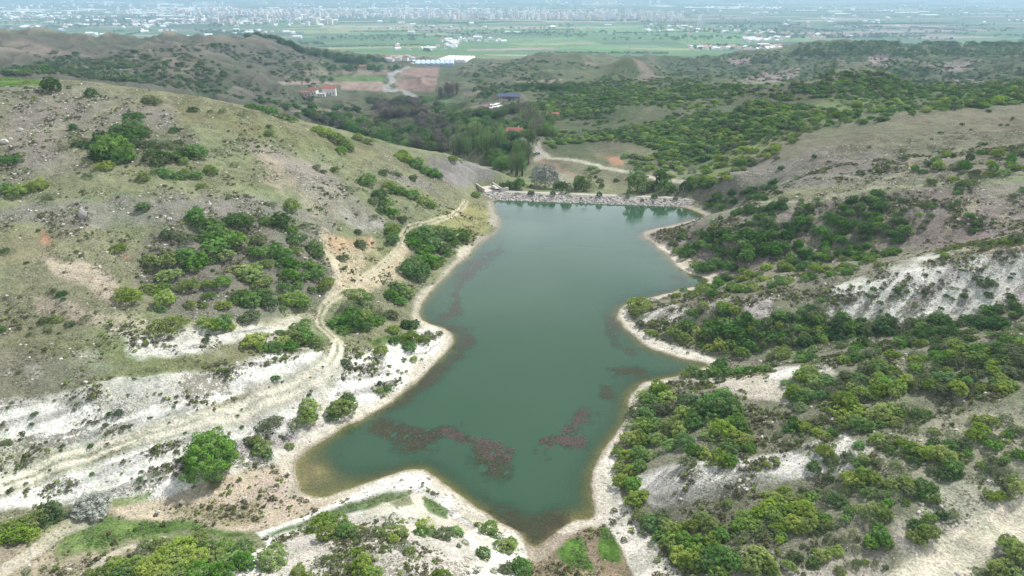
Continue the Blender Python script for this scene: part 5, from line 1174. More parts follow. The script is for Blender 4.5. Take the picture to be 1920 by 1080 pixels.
# ------------------------------------------------------------------ scattered ground cover as 'stuff': geometry nodes instancing
HID = {}
def proto_collection(name, meshes):
    c = bpy.data.collections.new(name)
    for i, me in enumerate(meshes):
        o = bpy.data.objects.new("proto_%02d" % i, me); c.objects.link(o)
    HID[name] = c
    return c
def scatter(name, P_, scl, rotz, idx, coll, label, tilt=None):
    me = bpy.data.meshes.new(name); me.vertices.add(len(P_)); me.vertices.foreach_set("co", np.asarray(P_, np.float32).ravel())
    add_attr(me, "scl", "FLOAT_VECTOR", np.asarray(scl, np.float32) if np.ndim(scl) == 2 else np.repeat(np.asarray(scl, np.float32)[:, None], 3, 1))
    rot = np.zeros((len(P_), 3), np.float32); rot[:, 2] = rotz
    if tilt is not None: rot[:, :2] = tilt
    add_attr(me, "rot", "FLOAT_VECTOR", rot); add_attr(me, "idx", "INT", np.asarray(idx))
    o = link(bpy.data.objects.new(name, me))
    ng = bpy.data.node_groups.new(name, "GeometryNodeTree")
    ng.interface.new_socket("Geometry", in_out='INPUT', socket_type='NodeSocketGeometry'); ng.interface.new_socket("Geometry", in_out='OUTPUT', socket_type='NodeSocketGeometry')
    gi_ = ng.nodes.new("NodeGroupInput"); go = ng.nodes.new("NodeGroupOutput")
    ip = ng.nodes.new("GeometryNodeInstanceOnPoints"); ci = ng.nodes.new("GeometryNodeCollectionInfo")
    ci.inputs["Collection"].default_value = coll; ci.inputs["Separate Children"].default_value = True; ci.inputs["Reset Children"].default_value = True
    def na(nm, dt):
        a_ = ng.nodes.new("GeometryNodeInputNamedAttribute"); a_.data_type = dt; a_.inputs["Name"].default_value = nm
        return [s for s in a_.outputs if s.enabled and s.name == "Attribute"][0]
    Lk = ng.links.new
    Lk(gi_.outputs[0], ip.inputs["Points"]); Lk(ci.outputs[0], ip.inputs["Instance"])
    ip.inputs["Pick Instance"].default_value = True
    Lk(na("idx", 'INT'), ip.inputs["Instance Index"]); Lk(na("scl", 'FLOAT_VECTOR'), ip.inputs["Scale"])
    e2r = ng.nodes.new("FunctionNodeEulerToRotation"); Lk(na("rot", 'FLOAT_VECTOR'), e2r.inputs[0]); Lk(e2r.outputs[0], ip.inputs["Rotation"])
    Lk(ip.outputs[0], go.inputs[0])
    md = o.modifiers.new("scatter", 'NODES'); md.node_group = ng
    tag(o, label, kind="stuff")
    return o
# shrubbery: all bushes beyond the largest 300
LOW_ARR = [crown_arrays(400 + i, 22, 26, [(1, 1, .8), (1, .85, .7), (.9, 1, .95)][i], .15, .38, .05, gap=.08) for i in range(3)]
shr_mesh = []
for k in (0, 1, 2, 4):
    for a_ in LOW_ARR: shr_mesh.append(fol_mesh("shrub", a_, k))
for k in (0, 1, 2, 4): shr_mesh += BUSH[k][:3]
KI = {0: 0, 1: 1, 2: 2, 4: 3, 3: 3}
shrc = proto_collection("shrub_kinds", shr_mesh)
P_, Sc, Rz, Ix = [], [], [], []
for i in rest:
    P_.append((bx[i], by[i], bz[i] - .08 * RM[i])); s = RM[i] * 1.08; Sc.append((s, s * rng.uniform(.8, 1), s * rng.uniform(.55, .85))); Rz.append(rng.uniform(0, 6.28))
    Ix.append(KI[CAND[i][3]] * 3 + int(rng.integers(3)) + (12 if PR[i] > 6 else 0))
for poly, n_, (r0, r1), ks in FARTH:
    q = poly_pts(poly, int(n_ * 1.35)); qx, qy, qz = ground_px([a[0] for a in q], [a[1] for a in q], 345)
    dens = fbm(qx, qy, 70, 3, 66) + rng.normal(0, .16, len(qx))
    for i in range(len(q)):
        if dens[i] < -.17 or qy[i] > 2300: continue
        if float(lake_sd(qx[i:i+1], qy[i:i+1])[0]) < 1: continue
        s = r0 + (r1 - r0) * rng.uniform() ** 1.5
        P_.append((qx[i], qy[i], qz[i] - .1 * s)); Sc.append((s * rng.uniform(.9, 1.6), s, s * rng.uniform(.5, .8))); Rz.append(rng.uniform(-.4, .4)); Ix.append(KI[ks[rng.integers(len(ks))]] * 3 + int(rng.integers(3)))
scatter("shrubbery", P_, Sc, Rz, Ix, shrc, "wild shrubs covering the hillsides around and beyond the reservoir")
print("shrubbery", len(P_))

# woodland in the valley and tree belts on the plain
wm = [BROAD[k][i] for k in (0, 2, 5, 7, 4) for i in (0, 1)] + [CONIFER[6][0], POPLAR[5][0], POPLAR[2][0]]
wc = proto_collection("tree_kinds", wm)
P_, Sc, Rz, Ix = [], [], [], []
def wood(poly, n_, h0, h1, idx, clump=0, ymin=400, thr=-.1, cs=80):
    q = poly_pts(poly, n_); qx, qy, qz = ground_px([a[0] for a in q], [a[1] for a in q], ymin)
    dens = fbm(qx, qy, cs, 3, 99) if clump else np.ones(len(q))
    for i in range(len(q)):
        if dens[i] < thr: continue
        h = rng.uniform(h0, h1); P_.append((qx[i], qy[i], qz[i] - .2)); w_ = rng.uniform(.9, 1.4); Sc.append((h * w_, h * w_, h)); Rz.append(rng.uniform(0, 6.28)); Ix.append(idx[rng.integers(len(idx))])
wood([(560,212),(700,228),(830,262),(840,285),(760,280),(660,250)], 230, 4, 8, [2,3,0,8,6,2], ymin=420)
wood([(600,190),(760,200),(850,225),(1010,235),(1000,200),(880,215),(780,185),(700,190),(610,180)], 300, 4, 8, [2,3,6,7,8,0], 1, 420)
wood([(700,195),(790,185),(800,215),(720,222)], 200, 4, 7, [6,7,6,8], ymin=420)
wood([(780,222),(850,230),(860,255),(790,258)], 130, 5, 8, [6,7,6,2], ymin=420)
wood([(840,215),(1040,225),(1030,290),(900,300),(830,260)], 330, 5, 9, [2,3,0,4,8], 1, 400)
wood([(1000,160),(1110,165),(1080,175),(960,165)], 60, 5, 8, [2,3], ymin=600)
wood([(620,125),(760,128),(740,136),(610,134)], 80, 5, 9, [2,10,3], ymin=800)
wood([(460,86),(560,92),(640,108),(630,112),(540,98),(470,92)], 130, 9, 13, [10,2,12], ymin=1300)
wood([(560,80),(600,80),(610,84),(560,85)], 40, 9, 13, [10,2,12], ymin=1300)
wood([(620,108),(720,112),(715,120),(640,120)], 70, 8, 12, [10,2], ymin=1300)
wood([(-20,36),(1940,28),(1940,75),(-20,80)], 3600, 8, 14, [2,3,2,10,12], 1, 1700, .14, 260)
wood([(-20,28),(500,28),(500,70),(-20,80)], 1900, 9, 14, [2,3,2,10,12], 1, 1700, .02, 240)
wood([(-20,66),(110,60),(150,70),(-20,72)], 240, 9, 13, [10,2,3], ymin=1700)
wood([(360,56),(480,60),(520,72),(400,68)], 240, 9, 13, [10,2,3], ymin=1700)
wood([(1180,45),(1600,45),(1750,70),(1300,75)], 900, 9, 13, [2,3,10], 1, 1700, .05, 220)
for k in range(46):      # hedgerows
    x0, y0 = rng.uniform(-1800, 2600), rng.uniform(1900, 5200); l_ = rng.uniform(150, 600); an = R(14) + (R(90) if k % 4 == 0 else 0) + rng.uniform(-.05, .05)
    for t_ in np.arange(0, l_, 9):
        xx, yy = x0 + math.cos(an) * t_ + rng.uniform(-3, 3), y0 + math.sin(an) * t_ + rng.uniform(-3, 3)
        if abs(xx / yy) > 1: continue
        zz = float(height(xx, yy))
        if zz > -75: continue
        h = rng.uniform(6, 11); P_.append((xx, yy, zz)); Sc.append((h * 1.2, h * 1.2, h)); Rz.append(t_); Ix.append([2, 3, 10][k % 3])
wood([(1300,85),(1480,86),(1500,92),(1300,94)], 150, 8, 12, [2,3,10], ymin=1700)
wood([(-20,2),(1940,2),(1940,30),(-20,30)], 1500, 10, 16, [2,3,2,10], 1, 1700, .1, 500)
# plantation rows on the mesa
q = []
for a in range(1500, 1960, 7):
    for b in range(84, 108, 3): q.append((a + rng.uniform(-2, 2) + b % 6, b + rng.uniform(-.6, .6)))
for a in range(1600, 1960, 3): q.append((a, 80 + (a - 1600) * .012 + rng.uniform(-.8, .8)))
qx, qy, qz = ground_px([a[0] for a in q], [a[1] for a in q], 900)
for i in range(len(q)):
    if qy[i] < 1900: h = rng.uniform(4, 7); P_.append((qx[i], qy[i], qz[i])); Sc.append((h * 1.2, h * 1.2, h)); Rz.append(0); Ix.append([2, 3, 10][rng.integers(3)])
scatter("woodland", P_, Sc, Rz, Ix, wc, "far tree belts, orchards and woods in the valley and on the plain")
print("woodland", len(P_))

# low herb tufts and loose stones: thrown evenly over the near ground, kept where the ground cover calls for them
def blob(seed, n_=10, flat=.6, rough=.25):
    v = fib(n_) ; r_ = np.random.default_rng(seed); v = v * r_.uniform(1 - rough, 1 + rough, (n_, 1)) * np.array((1, r_.uniform(.6, 1), flat))
    import bmesh
    bm = bmesh.new()
    for p in v: bm.verts.new(p)
    bmesh.ops.convex_hull(bm, input=bm.verts); me = bpy.data.meshes.new("stone"); bm.to_mesh(me); bm.free(); return me
def throw(n_, ymax, attr, power, wide=.95, ymin=82):
    y_ = np.sqrt(rng.uniform(ymin ** 2, ymax ** 2, n_)); x_ = rng.uniform(-wide, wide, n_) * y_
    a_ = blin(attr, acol, brow, x_ / y_, np.log(y_)); cl = np.clip(.55 + fbm(x_, y_, 5, 3, 55) * 2.6, .0, 1.6)
    k = rng.uniform(0, 1, n_) < a_ ** power * cl
    x_, y_ = x_[k], y_[k]; z_ = height(x_, y_); sdl = lake_sd(x_, y_)
    k = sdl > .3
    return x_[k], y_[k], z_[k]
tm = [fol_mesh("tuft", crown_arrays(500 + i, 9, 12, (1, 1, .7), .30, .45, .0), [4, 4, 2, 1][i]) for i in range(4)]
m4, t4, o4 = mat("herb"); N4 = NT(t4)
oi = N4.n("ShaderNodeObjectInfo").outputs["Random"]
bs4 = N4.n("ShaderNodeBsdfDiffuse", {"Color": N4.mix(oi, (.085,.095,.045), (.20,.19,.11))}); t4.links.new(bs4.outputs[0], o4.inputs[0])
for me in tm[:3]: me.materials.clear(); me.materials.append(m4)
tcn = proto_collection("tuft_kinds", tm)
x_, y_, z_ = throw(380000, 300, tuft, 1.2)
s = .09 + .36 * rng.uniform(0, 1, len(x_)) ** 4
scatter("herb_tufts", np.stack([x_, y_, z_], 1), s * 1.3, rng.uniform(0, 6.28, len(x_)), rng.choice([0, 1, 2, 3, 1, 2, 3, 1, 0, 3], len(x_)), tcn, "small dark tufts of dry herbs dotted over the slopes")
print("tufts", len(x_))
dgm, dgt, dgo = mat("dry_grass"); Nd = NT(dgt)
oi = Nd.n("ShaderNodeObjectInfo").outputs["Random"]
dgb = Nd.n("ShaderNodeBsdfDiffuse", {"Color": Nd.mix(oi, (.10,.115,.055), (.30,.28,.20))}); dgt.links.new(dgb.outputs[0], dgo.inputs[0])
dm = fol_mesh("dry_grass", crown_arrays(530, 5, 6, (1, 1, .5), .42, .5, .0), 4); dm.materials.clear(); dm.materials.append(dgm)
dcn = proto_collection("dry_grass_kinds", [dm])
attr_ = .8 * (col.max(-1) < .36) * (sd > 4)
x_, y_, z_ = throw(330000, 330, attr_, 1.0)
scatter("dry_grass", np.stack([x_, y_, z_], 1), rng.uniform(.08, .24, len(x_)), rng.uniform(0, 6.28, len(x_)), np.zeros(len(x_)), dcn, "short dry grass clumps covering the slopes")
gm4 = fol_mesh("grass_tuft", crown_arrays(520, 7, 9, (1, 1, .5), .34, .5, .0), 0)
gcn = proto_collection("grass_kinds", [gm4])
x_, y_, z_ = throw(160000, 200, meadow, 1.0, .8)
scatter("meadow_grass", np.stack([x_, y_, z_], 1), rng.uniform(.08, .26, len(x_)), rng.uniform(0, 6.28, len(x_)), np.zeros(len(x_)), gcn, "bright green tufts of grass on the wet meadow patches")
sm = [blob(i) for i in range(4)]
SM = [simple_mat("pale_stone", (.52, .49, .45), .9, .2, 2), simple_mat("grey_stone", (.33, .31, .29), .9, .2, 2)]
for i, me in enumerate(sm): me.materials.append(SM[0 if i != 2 else 1])
sc_ = proto_collection("stone_kinds", sm)
x_, y_, z_ = throw(120000, 330, stone, 1.6)
s = .12 + .5 * rng.uniform(0, 1, len(x_)) ** 5
scatter("loose_stones", np.stack([x_, y_, z_], 1), s, rng.uniform(0, 6.28, len(x_)), rng.integers(0, 4, len(x_)), sc_, "loose pale stones lying on the slopes and the shore")
print("stones", len(x_))
# rubble facing of the dam
n_ = 4600
l = rng.uniform(-4, DLEN + 4, n_); q = rng.uniform(-.5, 5.2, n_)
X_ = DL[0] + DU[0] * l + DN[0] * q; Y_ = DL[1] + DU[1] * l + DN[1] * q
s = rng.uniform(.2, .5, n_) + .5 * rng.uniform(0, 1, n_) ** 4
scatter("dam_rubble", np.stack([X_, Y_, dam_z(q) + .05], 1), s, rng.uniform(0, 6.28, n_), rng.choice([0, 1, 2, 3, 2], n_), sc_, "pale rubble facing on the water side of the dam")
# rocks along the foot of the left ridge
for u, v, s0, lab in ((38,245,1.1,"pale round boulder alone on the upper left slope"),(20,262,.8,"small pale boulder below the round one at far left"),(8,268,1.5,"jagged white rock at the left edge of the slope"),(155,405,1.3,"tall grey standing rock on the left slope"),(318,412,.8,"grey boulder left of the hillside thicket")):
    x, y, z = gpx(u, v)
    me = blob(hash(u) % 100 + 3, 34, 1.0 if u == 155 else .75, .16); me.materials.append(SM[0 if u != 155 else 1])
    o = link(bpy.data.objects.new("boulder", me)); o.location = (x, y, z + s0 * .3); o.scale = (s0, s0, s0 * (1.7 if u == 155 else 1)); tag(o, lab, "boulder", "boulders on the left hill")

# ------------------------------------------------------------------ water weed mats
P_, Sc = [], []
def weeds(polys, n_, z0, z1, soft):
    for poly in polys:
        wx, wy = at_z([p[0] for p in poly], [p[1] for p in poly], 0); PP = np.stack([wx, wy], 1)
        lo, hi = PP.min(0) - 3, PP.max(0) + 3; area = np.prod(hi - lo)
        q = rng.uniform(lo, hi, (int(area * n_), 2)); d = poly_sd(q[:, 0], q[:, 1], PP) + fbm(q[:, 0], q[:, 1], 4, 4, 12) * 3.0
        hole = fbm(q[:, 0], q[:, 1], 2.2, 3, 44)
        k = (rng.uniform(0, 1, len(q)) < sstep(soft, -soft, d)) & (hole > -.35) & (lake_sd(q[:, 0], q[:, 1]) < -.6)
        for a in q[k]: P_.append((a[0], a[1], rng.uniform(z0, z1))); Sc.append(rng.uniform(.10, .30))
weeds(WEED, 9.0, -.42, -.12, 3.0); weeds(TOP, 15.0, -.10, .03, 1.0); weeds(WEED[2:5], 9.0, -.18, -.02, 2.4); weeds(WEED[:2], 3.0, -.12, .01, 1.2)
wmat = simple_mat("weed_brown", (.095, .060, .060), .8, .25, 2)
wms = [blob(60 + i, 9, .22, .35) for i in range(3)]
for me in wms: me.materials.append(wmat)
wcn = proto_collection("weed_kinds", wms)
scatter("water_weeds", P_, Sc, rng.uniform(0, 6.28, len(P_)), rng.integers(0, 3, len(P_)), wcn, "brownish purple mats of pond weed in the shallow water")
print("weeds", len(P_))
# ------------------------------------------------------------------ houses and farm buildings of the valley
WALLW = simple_mat("white_render", (.72, .70, .66), .9, .06, 2); WALLP = simple_mat("pinkish_render", (.55, .42, .37), .9, .08, 2)
WALLC = simple_mat("cream_render", (.62, .55, .44), .9, .08, 2)
ROOFR = simple_mat("red_tiles", (.30, .115, .095), .85, .15, 3); ROOFB = simple_mat("blue_sheet", (.07, .10, .19), .5, .15, 1); ROOFG = simple_mat("grey_sheet", (.45, .46, .47), .6, .1, 1)
DARKW = simple_mat("window_dark", (.05, .055, .06), .3, .1, 1); WOODD = simple_mat("door_wood", (.16, .09, .05), .7, .1, 3)
def gable(name, w, d, z0, h, m, ov=.4):
    x, y = w / 2 + ov, d / 2 + ov
    v = [(-x,-y,z0),(x,-y,z0),(x,y,z0),(-x,y,z0),(-x,0,z0+h),(x,0,z0+h),(-x,-y,z0-.15),(x,-y,z0-.15),(x,y,z0-.15),(-x,y,z0-.15)]
    me = bpy.data.meshes.new(name); me.from_pydata(v, [], [(0,1,5,4),(2,3,4,5),(0,4,3),(1,2,5),(6,9,8,7),(0,6,7,1),(1,7,8,2),(2,8,9,3),(3,9,6,0)]); me.materials.append(m); return me
def house(u, v, w, d, h, wall, roof, rh, rz, label, name="house", cat="house", ymin=400, chimney=True, nw=3):
    x, y, z = gpx(u, v, ymin)
    root = link(bpy.data.objects.new(name, None)); root.location = (x, y, z); root.rotation_euler = (0, 0, R(rz)); tag(root, label, cat)
    def bx(nm, b, m, par=root):
        me = boxes_mesh(nm, b); me.materials.append(m); return link(bpy.data.objects.new(nm, me), par)
    bx("walls", [(-w/2, w/2, -d/2, d/2, -2.5, h)], wall)
    rf = link(bpy.data.objects.new("roof", gable("roof", w, d, h + .16, rh, roof)), root)
    if chimney: bx("chimney", [(w*.2, w*.2+.6, d*.1, d*.1+.6, h + .1, h + rh + .8)], wall, rf)
    for i in range(nw):
        xx = -w / 2 + (i + .7) * w / (nw + .4)
        if i == nw // 2: bx("door", [(xx - .5, xx + .5, -d/2 - .06, -d/2 + .02, 0, 2.1)], WOODD)
        else: bx("window", [(xx - .6, xx + .6, -d/2 - .05, -d/2 + .02, 1.0, 2.2)], DARKW)
    return root
house(618,176,15,11,6.5,WALLW,ROOFR,3,8,"larger white house with red roof beside dark trees in the left valley",nw=4)
house(589,177,8,8,5,WALLW,ROOFR,2.6,-6,"small white house with red roof left of the larger white one")
house(576,179,12,8,4,WALLP,ROOFR,1.2,-6,"low pinkish building at the left end of the red roofed houses",chimney=False)
house(603,180,9,6,2.8,WALLW,ROOFG,.8,4,"low white annexe between the two red roofed houses",chimney=False)
house(703,233,8,6,3,WALLP,ROOFR,1.8,10,"small pinkish house with red roof among the valley orchards")
house(965,256,10,8,3.6,WALLW,ROOFR,2.2,-8,"white house with orange red roof below the blue barn")
house(1035,222,9,6,3.2,WALLC,ROOFR,1.2,15,"long cream house half hidden behind the valley wood",chimney=False)
house(832,216,7,5,3,WALLW,ROOFG,1.0,30,"pale shed beside the bend of the valley road",chimney=False)
house(846,219,10,6,2.8,WALLW,ROOFG,.9,24,"larger pale shed with light roof near the road bend",chimney=False)
house(674,246,7,5,2.6,WALLW,ROOFG,.8,0,"tiny white hut in the grove behind the left ridge",chimney=False)
house(896,236,8,5,2.8,WALLW,ROOFG,.9,-12,"white roofed hut in the dark wood left of the red roofed house",chimney=False)
house(676,128,22,12,4,WALLP,ROOFR,1.6,3,"long red roofed farm building behind the dark tree row",chimney=False,ymin=900)
# blue roofed barn on posts
def barn():
    x, y, z = gpx(955, 190, 500)
    root = link(bpy.data.objects.new("barn", None)); root.location = (x, y, z); root.rotation_euler = (0, 0, R(-8)); tag(root, "open barn with a dark blue roof on the valley slope", "barn")
    link(bpy.data.objects.new("roof", gable("roof", 19, 10, 5, 2.0, ROOFB)), root)
    me = boxes_mesh("back_wall", [(-9.5, 9.5, 4.4, 4.8, -2, 5)]); me.materials.append(WALLP); link(bpy.data.objects.new("back_wall", me), root)
    for xx in (-9.2, -4.6, 0, 4.6, 9.2):
        me = boxes_mesh("post", [(xx - .15, xx + .15, -4.8, -4.5, -1.5, 5)]); me.materials.append(WOODD); link(bpy.data.objects.new("post", me), root)
    me = boxes_mesh("hay_store", [(-8, -1, -2, 4, -1, 2.4), (1, 7, 0, 4, -1, 1.8)]); me.materials.append(WALLC); link(bpy.data.objects.new("hay_store", me), root)
barn()
TARP = simple_mat("white_sheeting", (.80, .80, .78), .6, .05, 1); TARPB = simple_mat("bluish_glazing", (.34, .43, .52), .35, .12, .3)
def tunnel_mesh(name, w, l, h, m, n_=8):
    v, f = [], []
    for j, yy in enumerate((-l/2, l/2)):
        for i in range(n_ + 1):
            a_ = math.pi * i / n_; v.append((w/2 * math.cos(a_), yy, h * math.sin(a_)))
    for i in range(n_): f.append((i, i+1, n_+2+i, n_+1+i))
    f.append(tuple(range(n_ + 1))); f.append(tuple(range(2*n_+1, n_, -1)))
    me = bpy.data.meshes.new(name); me.from_pydata(v, [], f); me.materials.append(m); return me
for i, (u, v) in enumerate(((922,203),(930,201),(938,199),(925,197),(934,195))):
    x, y, z = gpx(u, v, 500); o = link(bpy.data.objects.new("tarp_heap", tunnel_mesh("tarp_heap", 3.0, 6.0, 1.1, TARP)))
    o.location = (x, y, z - .1); o.rotation_euler = (0, 0, R(60 + 12 * i)); tag(o, ["leftmost of the front white heaps", "middle of the front white heaps", "rightmost of the front white heaps", "left of the two rear white heaps", "right of the two rear white heaps"][i] + " below the blue roofed barn", "heap", "white covered heaps by the barn")
# big greenhouse complex
def glasshouse(u, v, w, l, nb, m, rz, label):
    x, y, z = gpx(u, v, 1000); root = link(bpy.data.objects.new("greenhouse", None)); root.location = (x, y, z); root.rotation_euler = (0, 0, R(rz)); tag(root, label, "greenhouse")
    bw = w / nb
    mesh = tunnel_mesh("roof_bay", bw, l, 2.2, m, 6)
    for i in range(nb):
        o = link(bpy.data.objects.new("roof_bay", mesh), root); o.location = (-w/2 + bw * (i + .5), 0, 4.0)
    me = boxes_mesh("walls", [(-w/2, w/2, -l/2, l/2, -3, 4.0)]); me.materials.append(m); link(bpy.data.objects.new("walls", me), root)
    me = boxes_mesh("door", [(-2, 2, -l/2 - .1, -l/2 + .1, 0, 3.2)]); me.materials.append(DARKW); link(bpy.data.objects.new("door", me), root)
glasshouse(806, 121, 96, 70, 10, TARPB, 4, "big bluish greenhouse of many bays beyond the brown field")
glasshouse(856, 113, 62, 80, 7, TARP, -12, "bright white greenhouse adjoining the right side of the bluish one")
glasshouse(336, 21, 500, 60, 10, TARP, 3, "long white greenhouse block in the far left of the plain") if False else None
small = []
for i in range(13):
    u = 724 + i * 4.6; v = 112 + (i % 3) * 1.6 - i * .3
    x, y, z = gpx(u, v, 1200); w, d, h = rng.uniform(9, 15), rng.uniform(7, 10), rng.uniform(3.5, 6)
    root = link(bpy.data.objects.new("cottage", None)); root.location = (x, y, z); root.rotation_euler = (0, 0, R(rng.uniform(-25, 25)))
    lab = ("leftmost" if i == 0 else "rightmost" if i == 12 else f"{ORD[i]} from the left" if i < 6 else f"{['second','third','fourth','fifth','sixth','seventh'][11-i]} from the right")
    tag(root, f"{lab} of the white cottages in the cluster left of the big greenhouse", "cottage", "white cottages left of the greenhouse")
    me = boxes_mesh("walls", [(-w/2, w/2, -d/2, d/2, -2, h)]); me.materials.append(WALLW); link(bpy.data.objects.new("walls", me), root)
    link(bpy.data.objects.new("roof", gable("roof", w, d, h + .16, 1.8, ROOFG if i % 4 else ROOFR)), root)

# white car at the road junction above the dam
def car():
    x, y, z = gpx(1007, 288, 345)
    PW = simple_mat("car_paint", (.75, .75, .74), .3, .02, 1, .5); GL = simple_mat("car_glass", (.03, .035, .04), .1, .05, 1, .6); TY = simple_mat("tyre_rubber", (.03, .03, .03), .9, .05, 1)
    root = link(bpy.data.objects.new("car", None)); root.location = (x, y, z + .05); root.rotation_euler = (0, 0, R(12)); tag(root, "small white car parked where the dirt roads meet above the dam", "car")
    prof = [(-2.1,.35),(-2.15,.75),(-1.9,.95),(-1.2,1.0),(-.7,1.45),(.9,1.48),(1.5,1.0),(2.05,.9),(2.1,.35)]
    v = [(a, -.85, b) for a, b in prof] + [(a, .85, b) for a, b in prof]; n_ = len(prof)
    f = [tuple(range(n_)), tuple(range(2*n_-1, n_-1, -1))] + [(i, n_+i, n_+(i+1) % n_, (i+1) % n_) for i in range(n_)]
    me = bpy.data.meshes.new("body"); me.from_pydata(v, [], f); me.materials.append(PW); link(bpy.data.objects.new("body", me), root)
    for sy in (-.86, .86):
        me = bpy.data.meshes.new("side_window"); me.from_pydata([(-1.1,sy,1.02),(-.65,sy,1.38),(.85,sy,1.40),(1.3,sy,1.02)], [], [(0,1,2,3)]); me.materials.append(GL); link(bpy.data.objects.new("side_window", me), root)
    for nm, xs in (("windscreen", (-1.19,-.72)), ("rear_window", (1.49,.92))):
        me = bpy.data.meshes.new(nm); me.from_pydata([(xs[0]*1.01,-.72,1.03),(xs[0]*1.01,.72,1.03),(xs[1]*1.02,.68,1.44),(xs[1]*1.02,-.68,1.44)], [], [(0,1,2,3)]); me.materials.append(GL); link(bpy.data.objects.new(nm, me), root)
    wv = [(.33*math.cos(t), 0, .33*math.sin(t)) for t in np.linspace(0, 2*math.pi, 14, endpoint=False)]
    v = [(a, -.1, c) for a, b, c in wv] + [(a, .1, c) for a, b, c in wv]; f = [tuple(range(14)), tuple(range(27, 13, -1))] + [(i, 14+i, 14+(i+1) % 14, (i+1) % 14) for i in range(14)]
    me = bpy.data.meshes.new("wheel"); me.from_pydata(v, [], f); me.materials.append(TY)
    for a in (-1.35, 1.3):
        for b in (-.82, .82):
            o = link(bpy.data.objects.new("wheel", me), root); o.location = (a, b, .33)
car()
# power pylon on the plain
def pylon(u, v, h, label):
    x, y, z = gpx(u, v, 1500); root = link(bpy.data.objects.new("pylon", None)); root.location = (x, y, z); tag(root, label, "pylon")
    L_ = []
    for sx in (-1, 1):
        for sy in (-1, 1): L_.append(([(sx * h * .11, sy * h * .11, 0), (sx * h * .03, sy * h * .03, h * .7), (sx * .2, sy * .2, h)], [.3, .25, .2]))
    for k in range(5):
        z0, z1 = h * k * .17, h * (k + 1) * .17; w0, w1 = h * (.11 - k * .019), h * (.11 - (k + 1) * .019)
        L_ += [([(-w0, -w0, z0), (w1, -w1, z1)], [.15, .15]), ([(w0, -w0, z0), (-w1, -w1, z1)], [.15, .15])]
    me = limbs_mesh("tower", L_); me.materials.clear(); me.materials.append(ROOFG); link(bpy.data.objects.new("tower", me), root)
    L_ = [([(-h * .2, 0, h * zz), (h * .2, 0, h * zz)], [.3, .3]) for zz in (.72, .84, .95)]
    me = limbs_mesh("cross_arms", L_); me.materials.clear(); me.materials.append(ROOFG); link(bpy.data.objects.new("cross_arms", me), root)
pylon(1180, 97, 34, "grey lattice pylon standing in the green fields behind the domed hill")

# ------------------------------------------------------------------ the town on the plain
def block_mesh(name, w, d, h, fl, wall, winm):
    bx = [(-w/2, w/2, -d/2, d/2, -3, h), (-w/2-.3, w/2+.3, -d/2-.3, d/2+.3, h, h+.7), (-w*.12, w*.12, -d*.2, d*.2, h+.7, h+3.2)]
    nb = len(bx)
    for k in range(fl):
        z0 = 1.2 + k * h / fl; bx.append((-w/2+.9, -w*.06, -d/2-.12, -d/2+.1, z0, z0+1.4)); bx.append((w*.06, w/2-.9, -d/2-.12, -d/2+.1, z0, z0+1.4))
    me = boxes_mesh(name, bx); me.materials.append(wall); me.materials.append(winm)
    for i, p in enumerate(me.polygons): p.material_index = 0 if i < nb * 6 else 1
    return me
AW = [simple_mat("apartment_white", (.80,.78,.75), .9, .05, .1), simple_mat("apartment_cream", (.78,.68,.56), .9, .05, .1), simple_mat("apartment_pink", (.72,.50,.44), .9, .05, .1), simple_mat("apartment_grey", (.60,.62,.66), .9, .05, .1)]
WINF = simple_mat("far_windows", (.22,.24,.27), .5, .1, .1)
AB = [block_mesh("apartment_building", w, d, h, fl, AW[k], WINF) for (w, d, h, fl, k) in ((24,16,24,8,0),(18,18,36,12,0),(30,16,18,6,1),(20,18,28,9,2),(26,16,22,7,3),(16,16,42,14,0),(34,18,16,5,0),(22,16,26,8,1))]
town = []
for poly, n_, tall in (([(560,24),(780,22),(1000,25),(1000,36),(780,35),(560,30)], 95, 0), ([(960,24),(1060,24),(1260,30),(1265,38),(1100,40),(960,36)], 105, 1), ([(500,38),(610,38),(625,48),(510,50)], 18, 0),
    ([(1215,35),(1235,35),(1240,40),(1215,40)], 8, 2), ([(1300,45),(1322,45),(1322,56),(1300,56)], 3, 2), ([(330,20),(560,24),(560,32),(330,26)], 45, 0), ([(400,36),(500,36),(500,46),(400,46)], 20, 0)):
    for q in poly_pts(poly, n_): town.append((q[0], q[1], tall))
tx, ty, tz = ground_px([t[0] for t in town], [t[1] for t in town], 1800)
for i, (u, v, tall) in enumerate(town):
    k = int(rng.choice([1, 5, 3, 7, 1])) if tall else int(rng.choice([0, 2, 4, 6, 7, 3, 0]))
    if tall == 2: k = 5
    o = link(bpy.data.objects.new("apartment_building", AB[k])); o.location = (tx[i], ty[i], tz[i]); o.rotation_euler = (0, 0, R(rng.uniform(-30, 30))); s = rng.uniform(.9, 1.3); o.scale = (s, s, s * rng.uniform(.8, 1.15))
    cn = ["white", "white", "cream", "pinkish", "pale grey", "slim white", "long low white", "cream"][k]
    sec = "right end of town" if u > 1200 else "dense town centre" if u > 950 else "left half of town" if u > 640 else "left outskirts of town"
    if u > 1290: sec = "towers right of town"
    tag(o, f"{cn} apartment block, {sec}, on the far plain", "building", f"{cn} apartment blocks, {sec}")
